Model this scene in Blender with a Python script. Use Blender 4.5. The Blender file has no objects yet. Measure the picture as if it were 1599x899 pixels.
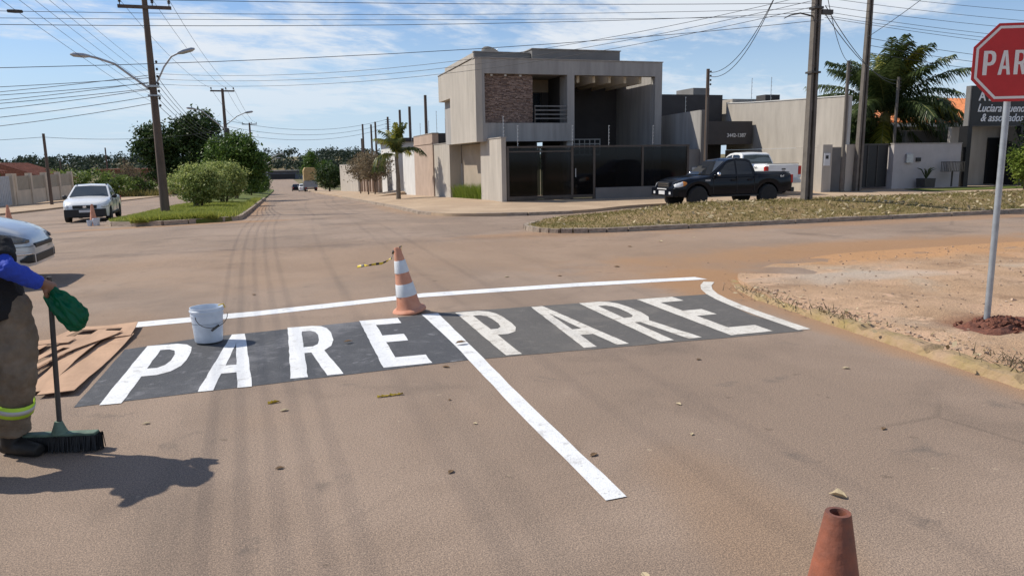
import bpy, bmesh, math, random
import numpy as np
from mathutils import Vector, Matrix, noise as mnoise
random.seed(7); RNG = np.random.default_rng(11)
SC = bpy.context.scene
COL = SC.collection
R = math.radians

# ------------------------------------------------------------------ camera
YAW, PITCH, ROLL, EYE = R(17.2), R(9.9), R(0.9), 1.6
_f = Vector((math.sin(YAW)*math.cos(PITCH), math.cos(YAW)*math.cos(PITCH), -math.sin(PITCH)))
_r = Vector((math.cos(YAW), -math.sin(YAW), 0)); _u = _r.cross(_f)
_r2 = _r*math.cos(ROLL)-_u*math.sin(ROLL); _u2 = _u*math.cos(ROLL)+_r*math.sin(ROLL)
cam = bpy.data.cameras.new('camera'); cam.sensor_width = 36; cam.lens = 36*1150/1599
cam.clip_start = .05; cam.clip_end = 6000
cam_o = bpy.data.objects.new('camera', cam); COL.objects.link(cam_o); SC.camera = cam_o
cam_o.matrix_world = Matrix(((_r2.x,_u2.x,-_f.x,0),(_r2.y,_u2.y,-_f.y,0),(_r2.z,_u2.z,-_f.z,EYE),(0,0,0,1)))

# ------------------------------------------------------------------ sun, sky, exposure
SUN_EL, SUN_AZ = R(46.5), math.atan2(-.84, .54)          # azimuth from +y towards +x
SUN = Vector((math.sin(SUN_AZ)*math.cos(SUN_EL), math.cos(SUN_AZ)*math.cos(SUN_EL), math.sin(SUN_EL)))
sl = bpy.data.lights.new('sun', 'SUN'); sl.energy = 5.0; sl.angle = R(.53); sl.color = (1, .94, .83)
so = bpy.data.objects.new('sun', sl); COL.objects.link(so)
so.rotation_euler = (-SUN).to_track_quat('-Z', 'Y').to_euler()
W = bpy.data.worlds.new('World'); SC.world = W; W.use_nodes = True
nt = W.node_tree; N = nt.nodes; L = nt.links
bg = N['Background']; bg.inputs['Strength'].default_value = .102
sky = N.new('ShaderNodeTexSky'); sky.sky_type = 'NISHITA'; sky.sun_disc = False
sky.sun_elevation = SUN_EL; sky.sun_rotation = SUN_AZ; sky.air_density = 1.0; sky.dust_density = .15; sky.ozone_density = 1.6
tc = N.new('ShaderNodeTexCoord'); sep = N.new('ShaderNodeSeparateXYZ'); L.new(tc.outputs['Generated'], sep.inputs[0])
def wm(op, a, b=None, c=None):
    n = N.new('ShaderNodeMath'); n.operation = op
    for i, v in enumerate((a, b, c)):
        if v is None: continue
        if isinstance(v, (int, float)): n.inputs[i].default_value = v
        else: L.new(v, n.inputs[i])
    return n.outputs[0]
zz = wm('ADD', wm('MAXIMUM', sep.outputs[2], 0.0), .11)
cmb = N.new('ShaderNodeCombineXYZ')
L.new(wm('DIVIDE', sep.outputs[0], zz), cmb.inputs[0]); L.new(wm('DIVIDE', sep.outputs[1], zz), cmb.inputs[1])
vrot = N.new('ShaderNodeVectorRotate'); vrot.rotation_type = 'Z_AXIS'; vrot.inputs['Angle'].default_value = R(-33); L.new(cmb.outputs[0], vrot.inputs['Vector'])
def cloud_noise(scale, rot, sx, sy, det, rough, off):
    m = N.new('ShaderNodeMapping'); m.inputs['Rotation'].default_value[2] = rot
    m.inputs['Scale'].default_value = (sx, sy, 1); m.inputs['Location'].default_value = off
    L.new(vrot.outputs[0], m.inputs[0])
    t = N.new('ShaderNodeTexNoise'); t.inputs['Scale'].default_value = scale; t.inputs['Detail'].default_value = det
    t.inputs['Roughness'].default_value = rough; t.inputs['Distortion'].default_value = .35
    L.new(m.outputs[0], t.inputs['Vector']); return t.outputs['Fac']
big = cloud_noise(.55, .35, 1.0, 1.0, 3, .5, (1.7, .4, 0))
fine = cloud_noise(2.6, .5, 1.0, 1.5, 8, .62, (.3, 2.2, 0))
wisp = cloud_noise(6.0, .9, 1.3, 1.6, 7, .65, (4, 1, 0))
cov = wm('ADD', wm('MULTIPLY', big, 1.7), wm('ADD', wm('MULTIPLY', fine, .75), wm('MULTIPLY', wisp, .36)))
mr = N.new('ShaderNodeMapRange'); mr.interpolation_type = 'SMOOTHSTEP'
mr.inputs['From Min'].default_value = 1.32; mr.inputs['From Max'].default_value = 1.66
mr.inputs['To Max'].default_value = .88
L.new(cov, mr.inputs['Value'])
mx = N.new('ShaderNodeMix'); mx.data_type = 'RGBA'
tint = N.new('ShaderNodeMix'); tint.data_type = 'RGBA'; tint.blend_type = 'MULTIPLY'; tint.inputs[0].default_value = 1; tint.inputs[7].default_value = (.85, .99, 1.20, 1)
L.new(sky.outputs[0], tint.inputs[6])
hz = N.new('ShaderNodeMapRange'); hz.interpolation_type = 'SMOOTHSTEP'; hz.inputs['From Min'].default_value = .0; hz.inputs['From Max'].default_value = .16; hz.inputs['To Min'].default_value = .25
L.new(sep.outputs[2], hz.inputs['Value'])
L.new(wm('MULTIPLY', mr.outputs[0], hz.outputs[0]), mx.inputs['Factor']); hb_ = N.new('ShaderNodeMapRange'); hb_.interpolation_type = 'SMOOTHSTEP'; hb_.inputs['From Min'].default_value = .24; hb_.inputs['From Max'].default_value = -.02; hb_.inputs['To Max'].default_value = .92
L.new(sep.outputs[2], hb_.inputs['Value'])
air = N.new('ShaderNodeMix'); air.data_type = 'RGBA'; air.inputs[7].default_value = (5.5, 6.95, 8.6, 1)
L.new(hb_.outputs[0], air.inputs[0]); L.new(tint.outputs[2], air.inputs[6]); L.new(air.outputs[2], mx.inputs[6])
mx.inputs[7].default_value = (8.1, 8.5, 9.0, 1)
L.new(mx.outputs[2], bg.inputs['Color'])
vs = SC.view_settings; vs.view_transform = 'Standard'; vs.look = 'None'; vs.exposure = 0; vs.gamma = 1; vs.use_curve_mapping = False

# ------------------------------------------------------------------ materials
MATS = {}
def mat(name, col, rough=.8, var=.12, scale=6., bump=0., bscale=60., metal=0., col2=None, spec=.4, detail=5, stretch=(1, 1, 1), obj=True, coat=0):
    if name in MATS: return MATS[name]
    m = bpy.data.materials.new(name); m.use_nodes = True; MATS[name] = m
    n, l = m.node_tree.nodes, m.node_tree.links; b = n['Principled BSDF']
    b.inputs['Roughness'].default_value = rough; b.inputs['Metallic'].default_value = metal
    b.inputs['Specular IOR Level'].default_value = spec; b.inputs['Coat Weight'].default_value = coat
    t = n.new('ShaderNodeTexCoord'); mp = n.new('ShaderNodeMapping'); mp.inputs['Scale'].default_value = stretch
    l.new(t.outputs['Object'], mp.inputs[0])
    no = n.new('ShaderNodeTexNoise'); no.inputs['Scale'].default_value = scale; no.inputs['Detail'].default_value = detail; no.inputs['Roughness'].default_value = .62
    l.new(mp.outputs[0], no.inputs['Vector'])
    cr = n.new('ShaderNodeValToRGB'); e = cr.color_ramp.elements
    c2 = col2 if col2 else tuple(min(1, c*(1+var)) for c in col); c1 = tuple(c*(1-var) for c in col) if not col2 else col
    e[0].position = .33; e[0].color = (*c1, 1); e[1].position = .68; e[1].color = (*c2, 1)
    l.new(no.outputs['Fac'], cr.inputs[0]); l.new(cr.outputs[0], b.inputs['Base Color'])
    if bump:
        n2 = n.new('ShaderNodeTexNoise'); n2.inputs['Scale'].default_value = bscale; n2.inputs['Detail'].default_value = 4
        l.new(mp.outputs[0], n2.inputs['Vector'])
        bp = n.new('ShaderNodeBump'); bp.inputs['Strength'].default_value = bump; bp.inputs['Distance'].default_value = .02
        l.new(n2.outputs['Fac'], bp.inputs['Height']); l.new(bp.outputs[0], b.inputs['Normal'])
    return m
def leafmat(name, c1, c2, rough=.55, trans=.35):
    m = bpy.data.materials.new(name); m.use_nodes = True; MATS[name] = m
    n, l = m.node_tree.nodes, m.node_tree.links; b = n['Principled BSDF']; out = n['Material Output']
    g = n.new('ShaderNodeNewGeometry'); cr = n.new('ShaderNodeValToRGB'); e = cr.color_ramp.elements
    e[0].color = (*c1, 1); e[1].color = (*c2, 1)
    l.new(g.outputs['Random Per Island'], cr.inputs[0]); l.new(cr.outputs[0], b.inputs['Base Color'])
    b.inputs['Roughness'].default_value = rough; b.inputs['Specular IOR Level'].default_value = .25
    tr = n.new('ShaderNodeBsdfTranslucent'); l.new(cr.outputs[0], tr.inputs['Color'])
    mx = n.new('ShaderNodeMixShader'); mx.inputs[0].default_value = trans
    l.new(b.outputs[0], mx.inputs[1]); l.new(tr.outputs[0], mx.inputs[2]); l.new(mx.outputs[0], out.inputs[0])
    return m
def glassmat(name, tint, see=.25, rough=.03, spec=.6):
    m = bpy.data.materials.new(name); m.use_nodes = True; MATS[name] = m
    n, l = m.node_tree.nodes, m.node_tree.links; b = n['Principled BSDF']; out = n['Material Output']
    b.inputs['Base Color'].default_value = (*tint, 1); b.inputs['Roughness'].default_value = rough; b.inputs['Specular IOR Level'].default_value = spec
    t = n.new('ShaderNodeBsdfTransparent'); t.inputs[0].default_value = (.75, .8, .82, 1)
    mx = n.new('ShaderNodeMixShader'); mx.inputs[0].default_value = see
    l.new(b.outputs[0], mx.inputs[1]); l.new(t.outputs[0], mx.inputs[2]); l.new(mx.outputs[0], out.inputs[0])
    return m

def groundmat(name, layers, bump=.5, bscale=55, rough=.9, speck=.25, tracks=False, dust=(), spots=False):
    """layers: list of (colour, noise scale, lo, hi); dust: (x, y, rx, ry, colour, amount) patches of blown soil"""
    m = bpy.data.materials.new(name); m.use_nodes = True; MATS[name] = m
    n, l = m.node_tree.nodes, m.node_tree.links; b = n['Principled BSDF']; b.inputs['Roughness'].default_value = rough
    b.inputs['Specular IOR Level'].default_value = .25
    g = n.new('ShaderNodeNewGeometry'); P = g.outputs['Position']
    def noise(s, det=5, ro=.6, vec=None, dist=0):
        t = n.new('ShaderNodeTexNoise'); t.inputs['Scale'].default_value = s; t.inputs['Detail'].default_value = det
        t.inputs['Roughness'].default_value = ro; t.inputs['Distortion'].default_value = dist
        l.new(vec or P, t.inputs['Vector']); return t.outputs['Fac']
    def rng(v, a, c, to=(0, 1)):
        q = n.new('ShaderNodeMapRange'); q.interpolation_type = 'SMOOTHSTEP'; q.inputs['From Min'].default_value = a; q.inputs['From Max'].default_value = c
        q.inputs['To Min'].default_value, q.inputs['To Max'].default_value = to; l.new(v, q.inputs['Value']); return q.outputs[0]
    def math_(op, a, c):
        q = n.new('ShaderNodeMath'); q.operation = op
        for i, v in enumerate((a, c)):
            if isinstance(v, (int, float)): q.inputs[i].default_value = v
            else: l.new(v, q.inputs[i])
        return q.outputs[0]
    def mixc(f, a, c, mode='MIX'):
        q = n.new('ShaderNodeMix'); q.data_type = 'RGBA'; q.blend_type = mode
        if isinstance(f, (int, float)): q.inputs[0].default_value = f
        else: l.new(f, q.inputs[0])
        for i, v in ((6, a), (7, c)):
            if isinstance(v, tuple): q.inputs[i].default_value = (*v, 1)
            else: l.new(v, q.inputs[i])
        return q.outputs[2]
    cur = layers[0][0]
    for (c, s, lo, hi) in layers[1:]:
        cur = mixc(rng(noise(s, 6, .62, dist=.4), lo, hi), cur, c)
    if tracks:
        mp = n.new('ShaderNodeMapping'); mp.inputs['Scale'].default_value = (1.7, .07, 1); l.new(P, mp.inputs[0])
        st = rng(noise(1.0, 4, .65, mp.outputs[0]), .42, .72)
        sp = n.new('ShaderNodeSeparateXYZ'); l.new(P, sp.inputs[0])
        band = 0
        for xc, wd in ((-.55, .6), (.9, .5), (2.5, .45), (3.8, .5)):
            d = math_('ABSOLUTE', math_('SUBTRACT', sp.outputs[0], xc), 0)
            bnd = rng(d, wd, .05); band = math_('ADD', bnd, band) if not isinstance(band, int) else bnd
        cur = mixc(math_('MULTIPLY', math_('MULTIPLY', st, band), .2), cur, (.12, .105, .095))
        cur = mixc(math_('MULTIPLY', rng(noise(1.0, 4, .65, mp.outputs[0]), .5, .75), .13), cur, (.12, .105, .095))
        # sweeping turn marks
        for (cx, cy, rad, wd, am) in ((14.0, 36.0, 14.6, .22, .35), (14.0, 36.0, 16.1, .25, .3), (-9.5, 4.0, 10.8, .2, .35), (-9.5, 4.0, 12.3, .24, .3), (16, 2, 9.9, .14, .3), (16, 2, 11.4, .12, .25)):
            dx = math_('SUBTRACT', sp.outputs[0], cx); dy = math_('SUBTRACT', sp.outputs[1], cy)
            rr = math_('SQRT', math_('ADD', math_('MULTIPLY', dx, dx), math_('MULTIPLY', dy, dy)), 0)
            a = rng(math_('ABSOLUTE', math_('SUBTRACT', rr, rad), 0), wd, .02)
            cur = mixc(math_('MULTIPLY', math_('MULTIPLY', a, rng(noise(.9, 3), .42, .7)), am*.38), cur, (.08, .07, .065))
        # patched longitudinal cracks and joint lines
        v = n.new('ShaderNodeTexVoronoi'); v.feature = 'DISTANCE_TO_EDGE'; v.inputs['Scale'].default_value = .22
        wv = n.new('ShaderNodeMixRGB') if False else None
        l.new(P, v.inputs['Vector'])
        ck = math_('MULTIPLY', rng(v.outputs['Distance'], .006, .001), rng(noise(.25, 3), .5, .62))
        cur = mixc(math_('MULTIPLY', ck, .22), cur, (.05, .045, .04))
    for (x, y, rx, ry, c, am) in dust:
        mp = n.new('ShaderNodeMapping'); mp.vector_type = 'POINT'
        mp.inputs['Scale'].default_value = (1/rx, 1/ry, 0); mp.inputs['Location'].default_value = (-x/rx, -y/ry, 0)
        l.new(P, mp.inputs[0])
        ln = n.new('ShaderNodeVectorMath'); ln.operation = 'LENGTH'; l.new(mp.outputs[0], ln.inputs[0])
        nn = math_('ADD', ln.outputs['Value'], math_('MULTIPLY', math_('SUBTRACT', noise(.8, 6, .65), .5), 1.3))
        cur = mixc(math_('MULTIPLY', rng(nn, 1.0, .35), am), cur, c)
    if spots:
        cur = mixc(math_('MULTIPLY', rng(noise(5.5, 3, .5), .68, .76), .5), cur, (.09, .07, .055))
        cur = mixc(math_('MULTIPLY', rng(noise(11, 3, .5), .70, .78), .6), cur, (.55, .45, .34))
    # stone speckle
    sp1 = rng(noise(160, 2, .6), .36, .66); sp2 = rng(noise(70, 4, .75), .34, .68)
    cur = mixc(speck, cur, mixc(sp1, (.02, .018, .015), (.75, .68, .6)), 'OVERLAY')
    cur = mixc(speck*.7, cur, mixc(sp2, (.1, .09, .08), (.62, .58, .52)), 'OVERLAY')
    l.new(cur, b.inputs['Base Color'])
    bp = n.new('ShaderNodeBump'); bp.inputs['Strength'].default_value = bump; bp.inputs['Distance'].default_value = .012
    hgt = math_('ADD', noise(bscale, 3, .6), math_('MULTIPLY', noise(bscale*.2, 4, .6), 1.2))
    l.new(hgt, bp.inputs['Height']); l.new(bp.outputs[0], b.inputs['Normal'])
    return m

DUSTC = (.42, .25, .135)
M_ROAD = groundmat('dusty_asphalt', [((.315, .242, .192), 0, 0, 0), ((.380, .296, .238), .35, .42, .62), ((.240, .187, .152), .55, .52, .70), ((.435, .318, .235), .14, .50, .72), ((.22, .180, .152), 2.2, .60, .74)],
    bump=.38, bscale=140, rough=.88, speck=.42, spots=True, tracks=True,
    dust=[(10.0, 10.2, 6.5, 1.5, DUSTC, .9), (5.4, 9.4, 2.4, 1.3, DUSTC, .45), (5.3, 7.8, 1.3, 2.4, DUSTC, .9), (4.95, 4.2, .5, 3.8, (.42, .265, .16), .85), (7.0, 15.2, 5, 1.0, DUSTC, .6), (18, 14.2, 14, 1.0, DUSTC, .6),
          (-1.9, 7.6, 1.3, 1.6, (.30, .2, .13), .5), (-3, 25.4, 5, 1.1, DUSTC, .75), (-1.2, 45, .7, 22, DUSTC, .6), (4.6, 30, 1.0, 10, (.4, .27, .17), .6), (3, 12.5, 10, 3.5, (.41, .28, .185), .4), (-8, 17, 9, 4, (.3, .22, .16), .4),
          (1.9, 2.6, .45, 1.2, (.34, .23, .15), .5)])
M_DIRT = groundmat('sandy_pavement_soil', [((.46, .315, .205), 0, 0, 0), ((.56, .40, .275), .7, .4, .62), ((.34, .225, .145), 1.3, .5, .7), ((.47, .40, .32), .5, .52, .7), ((.60, .44, .31), 2.6, .58, .7), ((.29, .2, .13), 3.3, .62, .74)], bump=1.0, bscale=34, rough=.95, speck=.42,
    dust=[(9.5, 9.6, 7, 1.4, (.52, .30, .145), .85), (12, 6, 3, 2, (.50, .31, .17), .6), (6.2, 4.9, .9, .5, (.2, .075, .04), .8), (7, 7.6, 1.6, .7, (.5, .46, .41), .6)])
M_CONC_PAVE = groundmat('worn_concrete_pavement', [((.42, .31, .215), 0, 0, 0), ((.50, .38, .265), .5, .42, .65), ((.33, .245, .175), .9, .55, .78)], bump=.4, bscale=30, rough=.92, speck=.18)
M_EARTH = groundmat('dry_earth', [((.30, .20, .125), 0, 0, 0), ((.16, .15, .07), .12, .4, .55), ((.10, .11, .045), .3, .45, .65)], bump=.6, bscale=6, rough=.95, speck=.12)
M_TURF = groundmat('dry_turf_soil', [((.22, .165, .07), 0, 0, 0), ((.30, .21, .11), .8, .4, .65), ((.14, .125, .04), .5, .52, .7)], bump=.8, bscale=18, rough=.95, speck=.15)
M_TURF_G = groundmat('green_turf_soil', [((.10, .13, .025), 0, 0, 0), ((.16, .15, .05), .5, .45, .7)], bump=.8, bscale=18, rough=.95, speck=.12)
def paintmat(name, base, worn, amount, scuff=None):
    m = groundmat(name, [(base, 0, 0, 0), (tuple(c*.90 for c in base), 1.6, .45, .7), (worn, 9, 1-amount*.55, 1-amount*.25), (worn, 60, 1-amount*.52, 1-amount*.28)]+([(scuff, 1.1, .52, .72), (scuff, 7, .58, .75)] if scuff else []), bump=.4, bscale=120, rough=.75, speck=.12)
    return m
M_PAINT = paintmat('white_road_paint', (.76, .765, .77), (.46, .45, .44), .86)
M_PAINT_W = paintmat('worn_white_road_paint', (.68, .65, .60), (.36, .32, .27), .92)
M_BLACKOUT = paintmat('fresh_black_road_paint', (.080, .082, .090), (.13, .13, .135), .9, (.22, .22, .235))
M_BLACKOUT2 = paintmat('grey_black_road_paint', (.122, .115, .108), (.165, .152, .14), .9, (.18, .165, .148))
M_KERB = mat('concrete_kerb', (.34, .27, .21), .9, .3, 5, .6, 30)
M_KERBY = mat('yellowed_kerb', (.37, .25, .16), .95, .3, 2.6, 1.0, 18, col2=(.29, .215, .085), detail=10)
M_CONC = mat('pole_concrete', (.14, .122, .105), .9, .2, 3, .4, 40)
M_WOODPOLE = mat('weathered_dark_pole', (.115, .083, .066), .9, .25, 4, .4, 30, stretch=(1, 1, .15))
M_STEEL = mat('galvanised_steel', (.42, .43, .44), .42, .12, 9, metal=.75)
M_IRON = mat('dark_iron', (.06, .055, .05), .6, .2, 9)
M_WIRE = mat('black_cable', (.035, .037, .042), .6, .05, 3)
M_RUBBER = mat('tyre_rubber', (.022, .022, .022), .85, .2, 12)
M_BLACKPL = mat('black_plastic', (.02, .02, .021), .55, .1, 10)
M_DARKGLASS = glassmat('dark_car_glass', (.012, .015, .02), .08)
M_CHROME = mat('chrome', (.7, .7, .72), .15, .04, 3, metal=1)
M_LAMP = mat('headlamp_lens', (.62, .63, .64), .12, .1, 12, spec=.7)
M_RED = mat('tail_lamp_red', (.45, .02, .015), .2, .1, 8)
M_AMBER = mat('amber_lens', (.6, .22, .04), .25, .1, 8)
M_PLATE = mat('number_plate', (.6, .6, .6), .5, .05, 5)

# ------------------------------------------------------------------ helpers
def tag(o, label=None, cat=None, group=None, kind=None):
    if label: o['label'] = label
    if cat: o['category'] = cat
    if group: o['group'] = group
    if kind: o['kind'] = kind
    return o
def empty(name, loc=(0, 0, 0), rz=0, label=None, cat=None, group=None):
    o = bpy.data.objects.new(name, None); COL.objects.link(o); o.location = loc; o.rotation_euler = (0, 0, rz); o.empty_display_size = .1
    return tag(o, label, cat, group)
def link(name, me, m, parent=None):
    o = bpy.data.objects.new(name, me); COL.objects.link(o)
    if m is not None and len(me.materials) == 0: me.materials.append(m)
    if parent is not None: o.parent = parent
    return o
class MB:
    def __init__(s): s.v = []; s.f = []
    def add(s, vs, fs):
        b = len(s.v); s.v += [tuple(p) for p in vs]; s.f += [tuple(i+b for i in q) for q in fs]; return s
    def box(s, x0, x1, y0, y1, z0, z1):
        return s.add([(x0,y0,z0),(x1,y0,z0),(x1,y1,z0),(x0,y1,z0),(x0,y0,z1),(x1,y0,z1),(x1,y1,z1),(x0,y1,z1)],
            [(3,2,1,0),(4,5,6,7),(0,1,5,4),(1,2,6,5),(2,3,7,6),(3,0,4,7)])
    def obox(s, c, size, rz=0, rx=0, ry=0):
        m = Matrix.Translation(c) @ Matrix.Rotation(rz, 4, 'Z') @ Matrix.Rotation(ry, 4, 'Y') @ Matrix.Rotation(rx, 4, 'X')
        a, b, d = (q/2 for q in size)
        P = [m @ Vector(p) for p in [(-a,-b,-d),(a,-b,-d),(a,b,-d),(-a,b,-d),(-a,-b,d),(a,-b,d),(a,b,d),(-a,b,d)]]
        return s.add(P, [(3,2,1,0),(4,5,6,7),(0,1,5,4),(1,2,6,5),(2,3,7,6),(3,0,4,7)])
    def tube(s, pts, rad, n=8, cap=True):
        pts = [Vector(p) for p in pts]
        if isinstance(rad, (int, float)): rad = [rad]*len(pts)
        rings = []; up = None
        for i, p in enumerate(pts):
            d = (pts[min(i+1, len(pts)-1)]-pts[max(i-1, 0)]).normalized()
            a = up - d*up.dot(d) if up is not None else (Vector((0,0,1)).cross(d) if abs(d.z) < .9 else Vector((1,0,0)).cross(d))
            if a.length < 1e-6: a = Vector((1,0,0)).cross(d)
            a.normalize(); up = a; b = d.cross(a)
            rings.append([p + (a*math.cos(2*math.pi*k/n)+b*math.sin(2*math.pi*k/n))*rad[i] for k in range(n)])
        vs = [q for r in rings for q in r]; fs = []
        for i in range(len(pts)-1):
            for k in range(n): fs.append((i*n+k, i*n+(k+1)%n, (i+1)*n+(k+1)%n, (i+1)*n+k))
        if cap: fs += [tuple(reversed(range(n))), tuple((len(pts)-1)*n+k for k in range(n))]
        return s.add(vs, fs)
    def lathe(s, prof, n=24, c=(0,0,0), axis='z'):
        vs = []; fs = []
        for (r, z) in prof:
            for k in range(n):
                a = 2*math.pi*k/n; p = (r*math.cos(a), r*math.sin(a), z)
                if axis == 'y': p = (p[0], p[2], p[1])
                vs.append((p[0]+c[0], p[1]+c[1], p[2]+c[2]))
        for i in range(len(prof)-1):
            for k in range(n): fs.append((i*n+k, i*n+(k+1)%n, (i+1)*n+(k+1)%n, (i+1)*n+k))
        if prof[0][0] > 1e-5: fs.append(tuple(reversed(range(n))))
        if prof[-1][0] > 1e-5: fs.append(tuple((len(prof)-1)*n+k for k in range(n)))
        return s.add(vs, fs)
    def ball(s, c, rx, ry=None, rz=None, n=12, m=8):
        ry = ry or rx; rz = rz or rx; vs = []; fs = []
        for i in range(m+1):
            t = math.pi*i/m
            for k in range(n):
                a = 2*math.pi*k/n; vs.append((c[0]+rx*math.sin(t)*math.cos(a), c[1]+ry*math.sin(t)*math.sin(a), c[2]-rz*math.cos(t)))
        for i in range(m):
            for k in range(n): fs.append((i*n+k, i*n+(k+1)%n, (i+1)*n+(k+1)%n, (i+1)*n+k))
        return s.add(vs, fs)
    def prism(s, poly, a0, a1, axis='y'):
        n = len(poly)
        def P(p, a): return (p[0], a, p[1]) if axis == 'y' else (p[0], p[1], a) if axis == 'z' else (a, p[0], p[1])
        vs = [P(p, a0) for p in poly]+[P(p, a1) for p in poly]
        fs = [tuple(reversed(range(n))), tuple(range(n, 2*n))]+[(i, (i+1)%n, n+(i+1)%n, n+i) for i in range(n)]
        return s.add(vs, fs)
    def mesh(s, name, smooth=False, fix=True, merge=False):
        me = bpy.data.meshes.new(name); me.from_pydata(s.v, [], s.f)
        if fix or merge:
            bm = bmesh.new(); bm.from_mesh(me)
            if merge: bmesh.ops.remove_doubles(bm, verts=bm.verts, dist=1e-5)
            bmesh.ops.recalc_face_normals(bm, faces=bm.faces); bm.to_mesh(me); bm.free()
        if smooth:
            me.polygons.foreach_set('use_smooth', [True]*len(me.polygons)); me.set_sharp_from_angle(angle=R(38 if smooth is True else smooth))
        me.update(); return me
    def build(s, name, m, parent=None, smooth=False, bevel=0, fix=True, merge=False):
        o = link(name, s.mesh(name, smooth, fix, merge), m, parent)
        if bevel:
            b = o.modifiers.new('bevel', 'BEVEL'); b.width = bevel; b.segments = 2; b.limit_method = 'ANGLE'
        return o
def bx(name, m, parent, x0, x1, y0, y1, z0, z1, bevel=0): return MB().box(x0, x1, y0, y1, z0, z1).build(name, m, parent, bevel=bevel)
def quads(name, V, m, parent=None):
    """V: (n,4,3) array, one loose quad each"""
    n = len(V); me = bpy.data.meshes.new(name); me.vertices.add(n*4); me.vertices.foreach_set('co', V.reshape(-1).astype(np.float32))
    me.loops.add(n*4); me.loops.foreach_set('vertex_index', np.arange(n*4, dtype=np.int32)); me.polygons.add(n)
    me.polygons.foreach_set('loop_start', np.arange(0, n*4, 4, dtype=np.int32)); me.update(calc_edges=True)
    return link(name, me, m, parent)
def tris(name, V, m, parent=None):
    n = len(V); me = bpy.data.meshes.new(name); me.vertices.add(n*3); me.vertices.foreach_set('co', V.reshape(-1).astype(np.float32))
    me.loops.add(n*3); me.loops.foreach_set('vertex_index', np.arange(n*3, dtype=np.int32)); me.polygons.add(n)
    me.polygons.foreach_set('loop_start', np.arange(0, n*3, 3, dtype=np.int32)); me.update(calc_edges=True)
    return link(name, me, m, parent)
def ss(a, b, x):
    t = min(1, max(0, (x-a)/(b-a))); return t*t*(3-2*t)
GLY = {
 'P': [[(0,0),(.34,0),(.34,.39),(.6,.39),(.82,.43),(.95,.52),(1,.62),(1,.79),(.95,.89),(.83,.96),(.6,1),(0,1)], [(.34,.52),(.52,.52),(.64,.56),(.69,.64),(.69,.76),(.64,.84),(.52,.88),(.34,.88)]],
 'A': [[(0,0),(.28,0),(.35,.24),(.66,.24),(.73,0),(1,0),(.67,1),(.35,1)], [(.395,.37),(.615,.37),(.51,.80)]],
 'R': [[(0,0),(.32,0),(.32,.41),(.46,.41),(.68,0),(1,0),(.74,.43),(.92,.51),(1,.63),(1,.80),(.94,.91),(.82,.97),(.6,1),(0,1)], [(.32,.53),(.52,.53),(.64,.57),(.69,.65),(.69,.77),(.64,.84),(.52,.88),(.32,.88)]],
 'E': [[(0,0),(1,0),(1,.15),(.35,.15),(.35,.45),(.86,.45),(.86,.60),(.35,.60),(.35,.86),(1,.86),(1,1),(0,1)]]}
def flat_shape(name, loops, m, parent=None, jitter=0, sub=0, ext=0, z=0):
    """filled 2-D outline with holes -> mesh in the xy plane"""
    cu = bpy.data.curves.new(name, 'CURVE'); cu.dimensions = '2D'; cu.fill_mode = 'BOTH'; cu.extrude = ext
    for lp in loops:
        pts = []
        for i, p in enumerate(lp):
            q = lp[(i+1) % len(lp)]; k = max(1, int(math.dist(p, q)/sub)) if sub else 1
            for j in range(k):
                t = j/k; pts.append((p[0]+(q[0]-p[0])*t+random.uniform(-jitter, jitter), p[1]+(q[1]-p[1])*t+random.uniform(-jitter, jitter)))
        sp = cu.splines.new('POLY'); sp.points.add(len(pts)-1); sp.use_cyclic_u = True
        for a, b in zip(sp.points, pts): a.co = (b[0], b[1], z, 1)
    tmp = bpy.data.objects.new('tmp', cu); COL.objects.link(tmp)
    me = bpy.data.meshes.new_from_object(tmp.evaluated_get(bpy.context.evaluated_depsgraph_get()))
    bpy.data.objects.remove(tmp); bpy.data.curves.remove(cu); me.name = name
    return link(name, me, m, parent)
def text(name, s, size, m, parent, mw, ext=.004, shear=0, bold=0, space=1.0, width=1.0):
    cu = bpy.data.curves.new(name, 'FONT'); cu.body = s; cu.size = size; cu.extrude = ext; cu.shear = shear; cu.offset = bold; cu.space_character = space
    tmp = bpy.data.objects.new('tmp', cu); COL.objects.link(tmp)
    me = bpy.data.meshes.new_from_object(tmp.evaluated_get(bpy.context.evaluated_depsgraph_get()))
    bpy.data.objects.remove(tmp); bpy.data.curves.remove(cu); me.name = name
    me.transform(mw @ Matrix.Diagonal((width, 1, 1, 1)))
    return link(name, me, m, parent)
FACE_S = Matrix.Rotation(R(90), 4, 'X')            # text upright, read from -y

# ------------------------------------------------------------------ ground
_yk = [-500, 11, 14, 20, 27, 33, 45, 60, 100, 170, 300, 380, 480, 620, 900, 3000]
_PL = [0, 0, -.02, -.18, -.42, -.60, -.85, -1.2, -2.2, -4.2, -5.4, -6.0, -2.5, 2.5, 5, 5]
_PM = [0, 0, 0, -.08, -.30, -.50, -.85, -1.3, -2.5, -4.5, -5.6, -6.1, -2.5, 2.5, 5, 5]
_ykr = [-500, 16, 21, 25, 28, 31, 38, 47, 54, 69, 101, 170, 300, 380, 480, 620, 900, 3000]
_PR = [0, 0, -.17, -.26, -.11, -.2, -.4, -.66, -.88, -1.28, -2.35, -4.5, -5.6, -6.1, -2.5, 2.5, 5, 5]
def H(x, y):
    def P(k, v): return sum(np.interp(y+d, k, v) for d in (-1.5, 0, 1.5))/3
    a, b, c = P(_yk, _PL), P(_yk, _PM), P(_ykr, _PR)
    if x < 1: 
        t = ss(-8, -.5, x); return float(a*(1-t)+b*t)
    t = ss(2.5, 8.3, x); return float(b*(1-t)+c*t)
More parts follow.
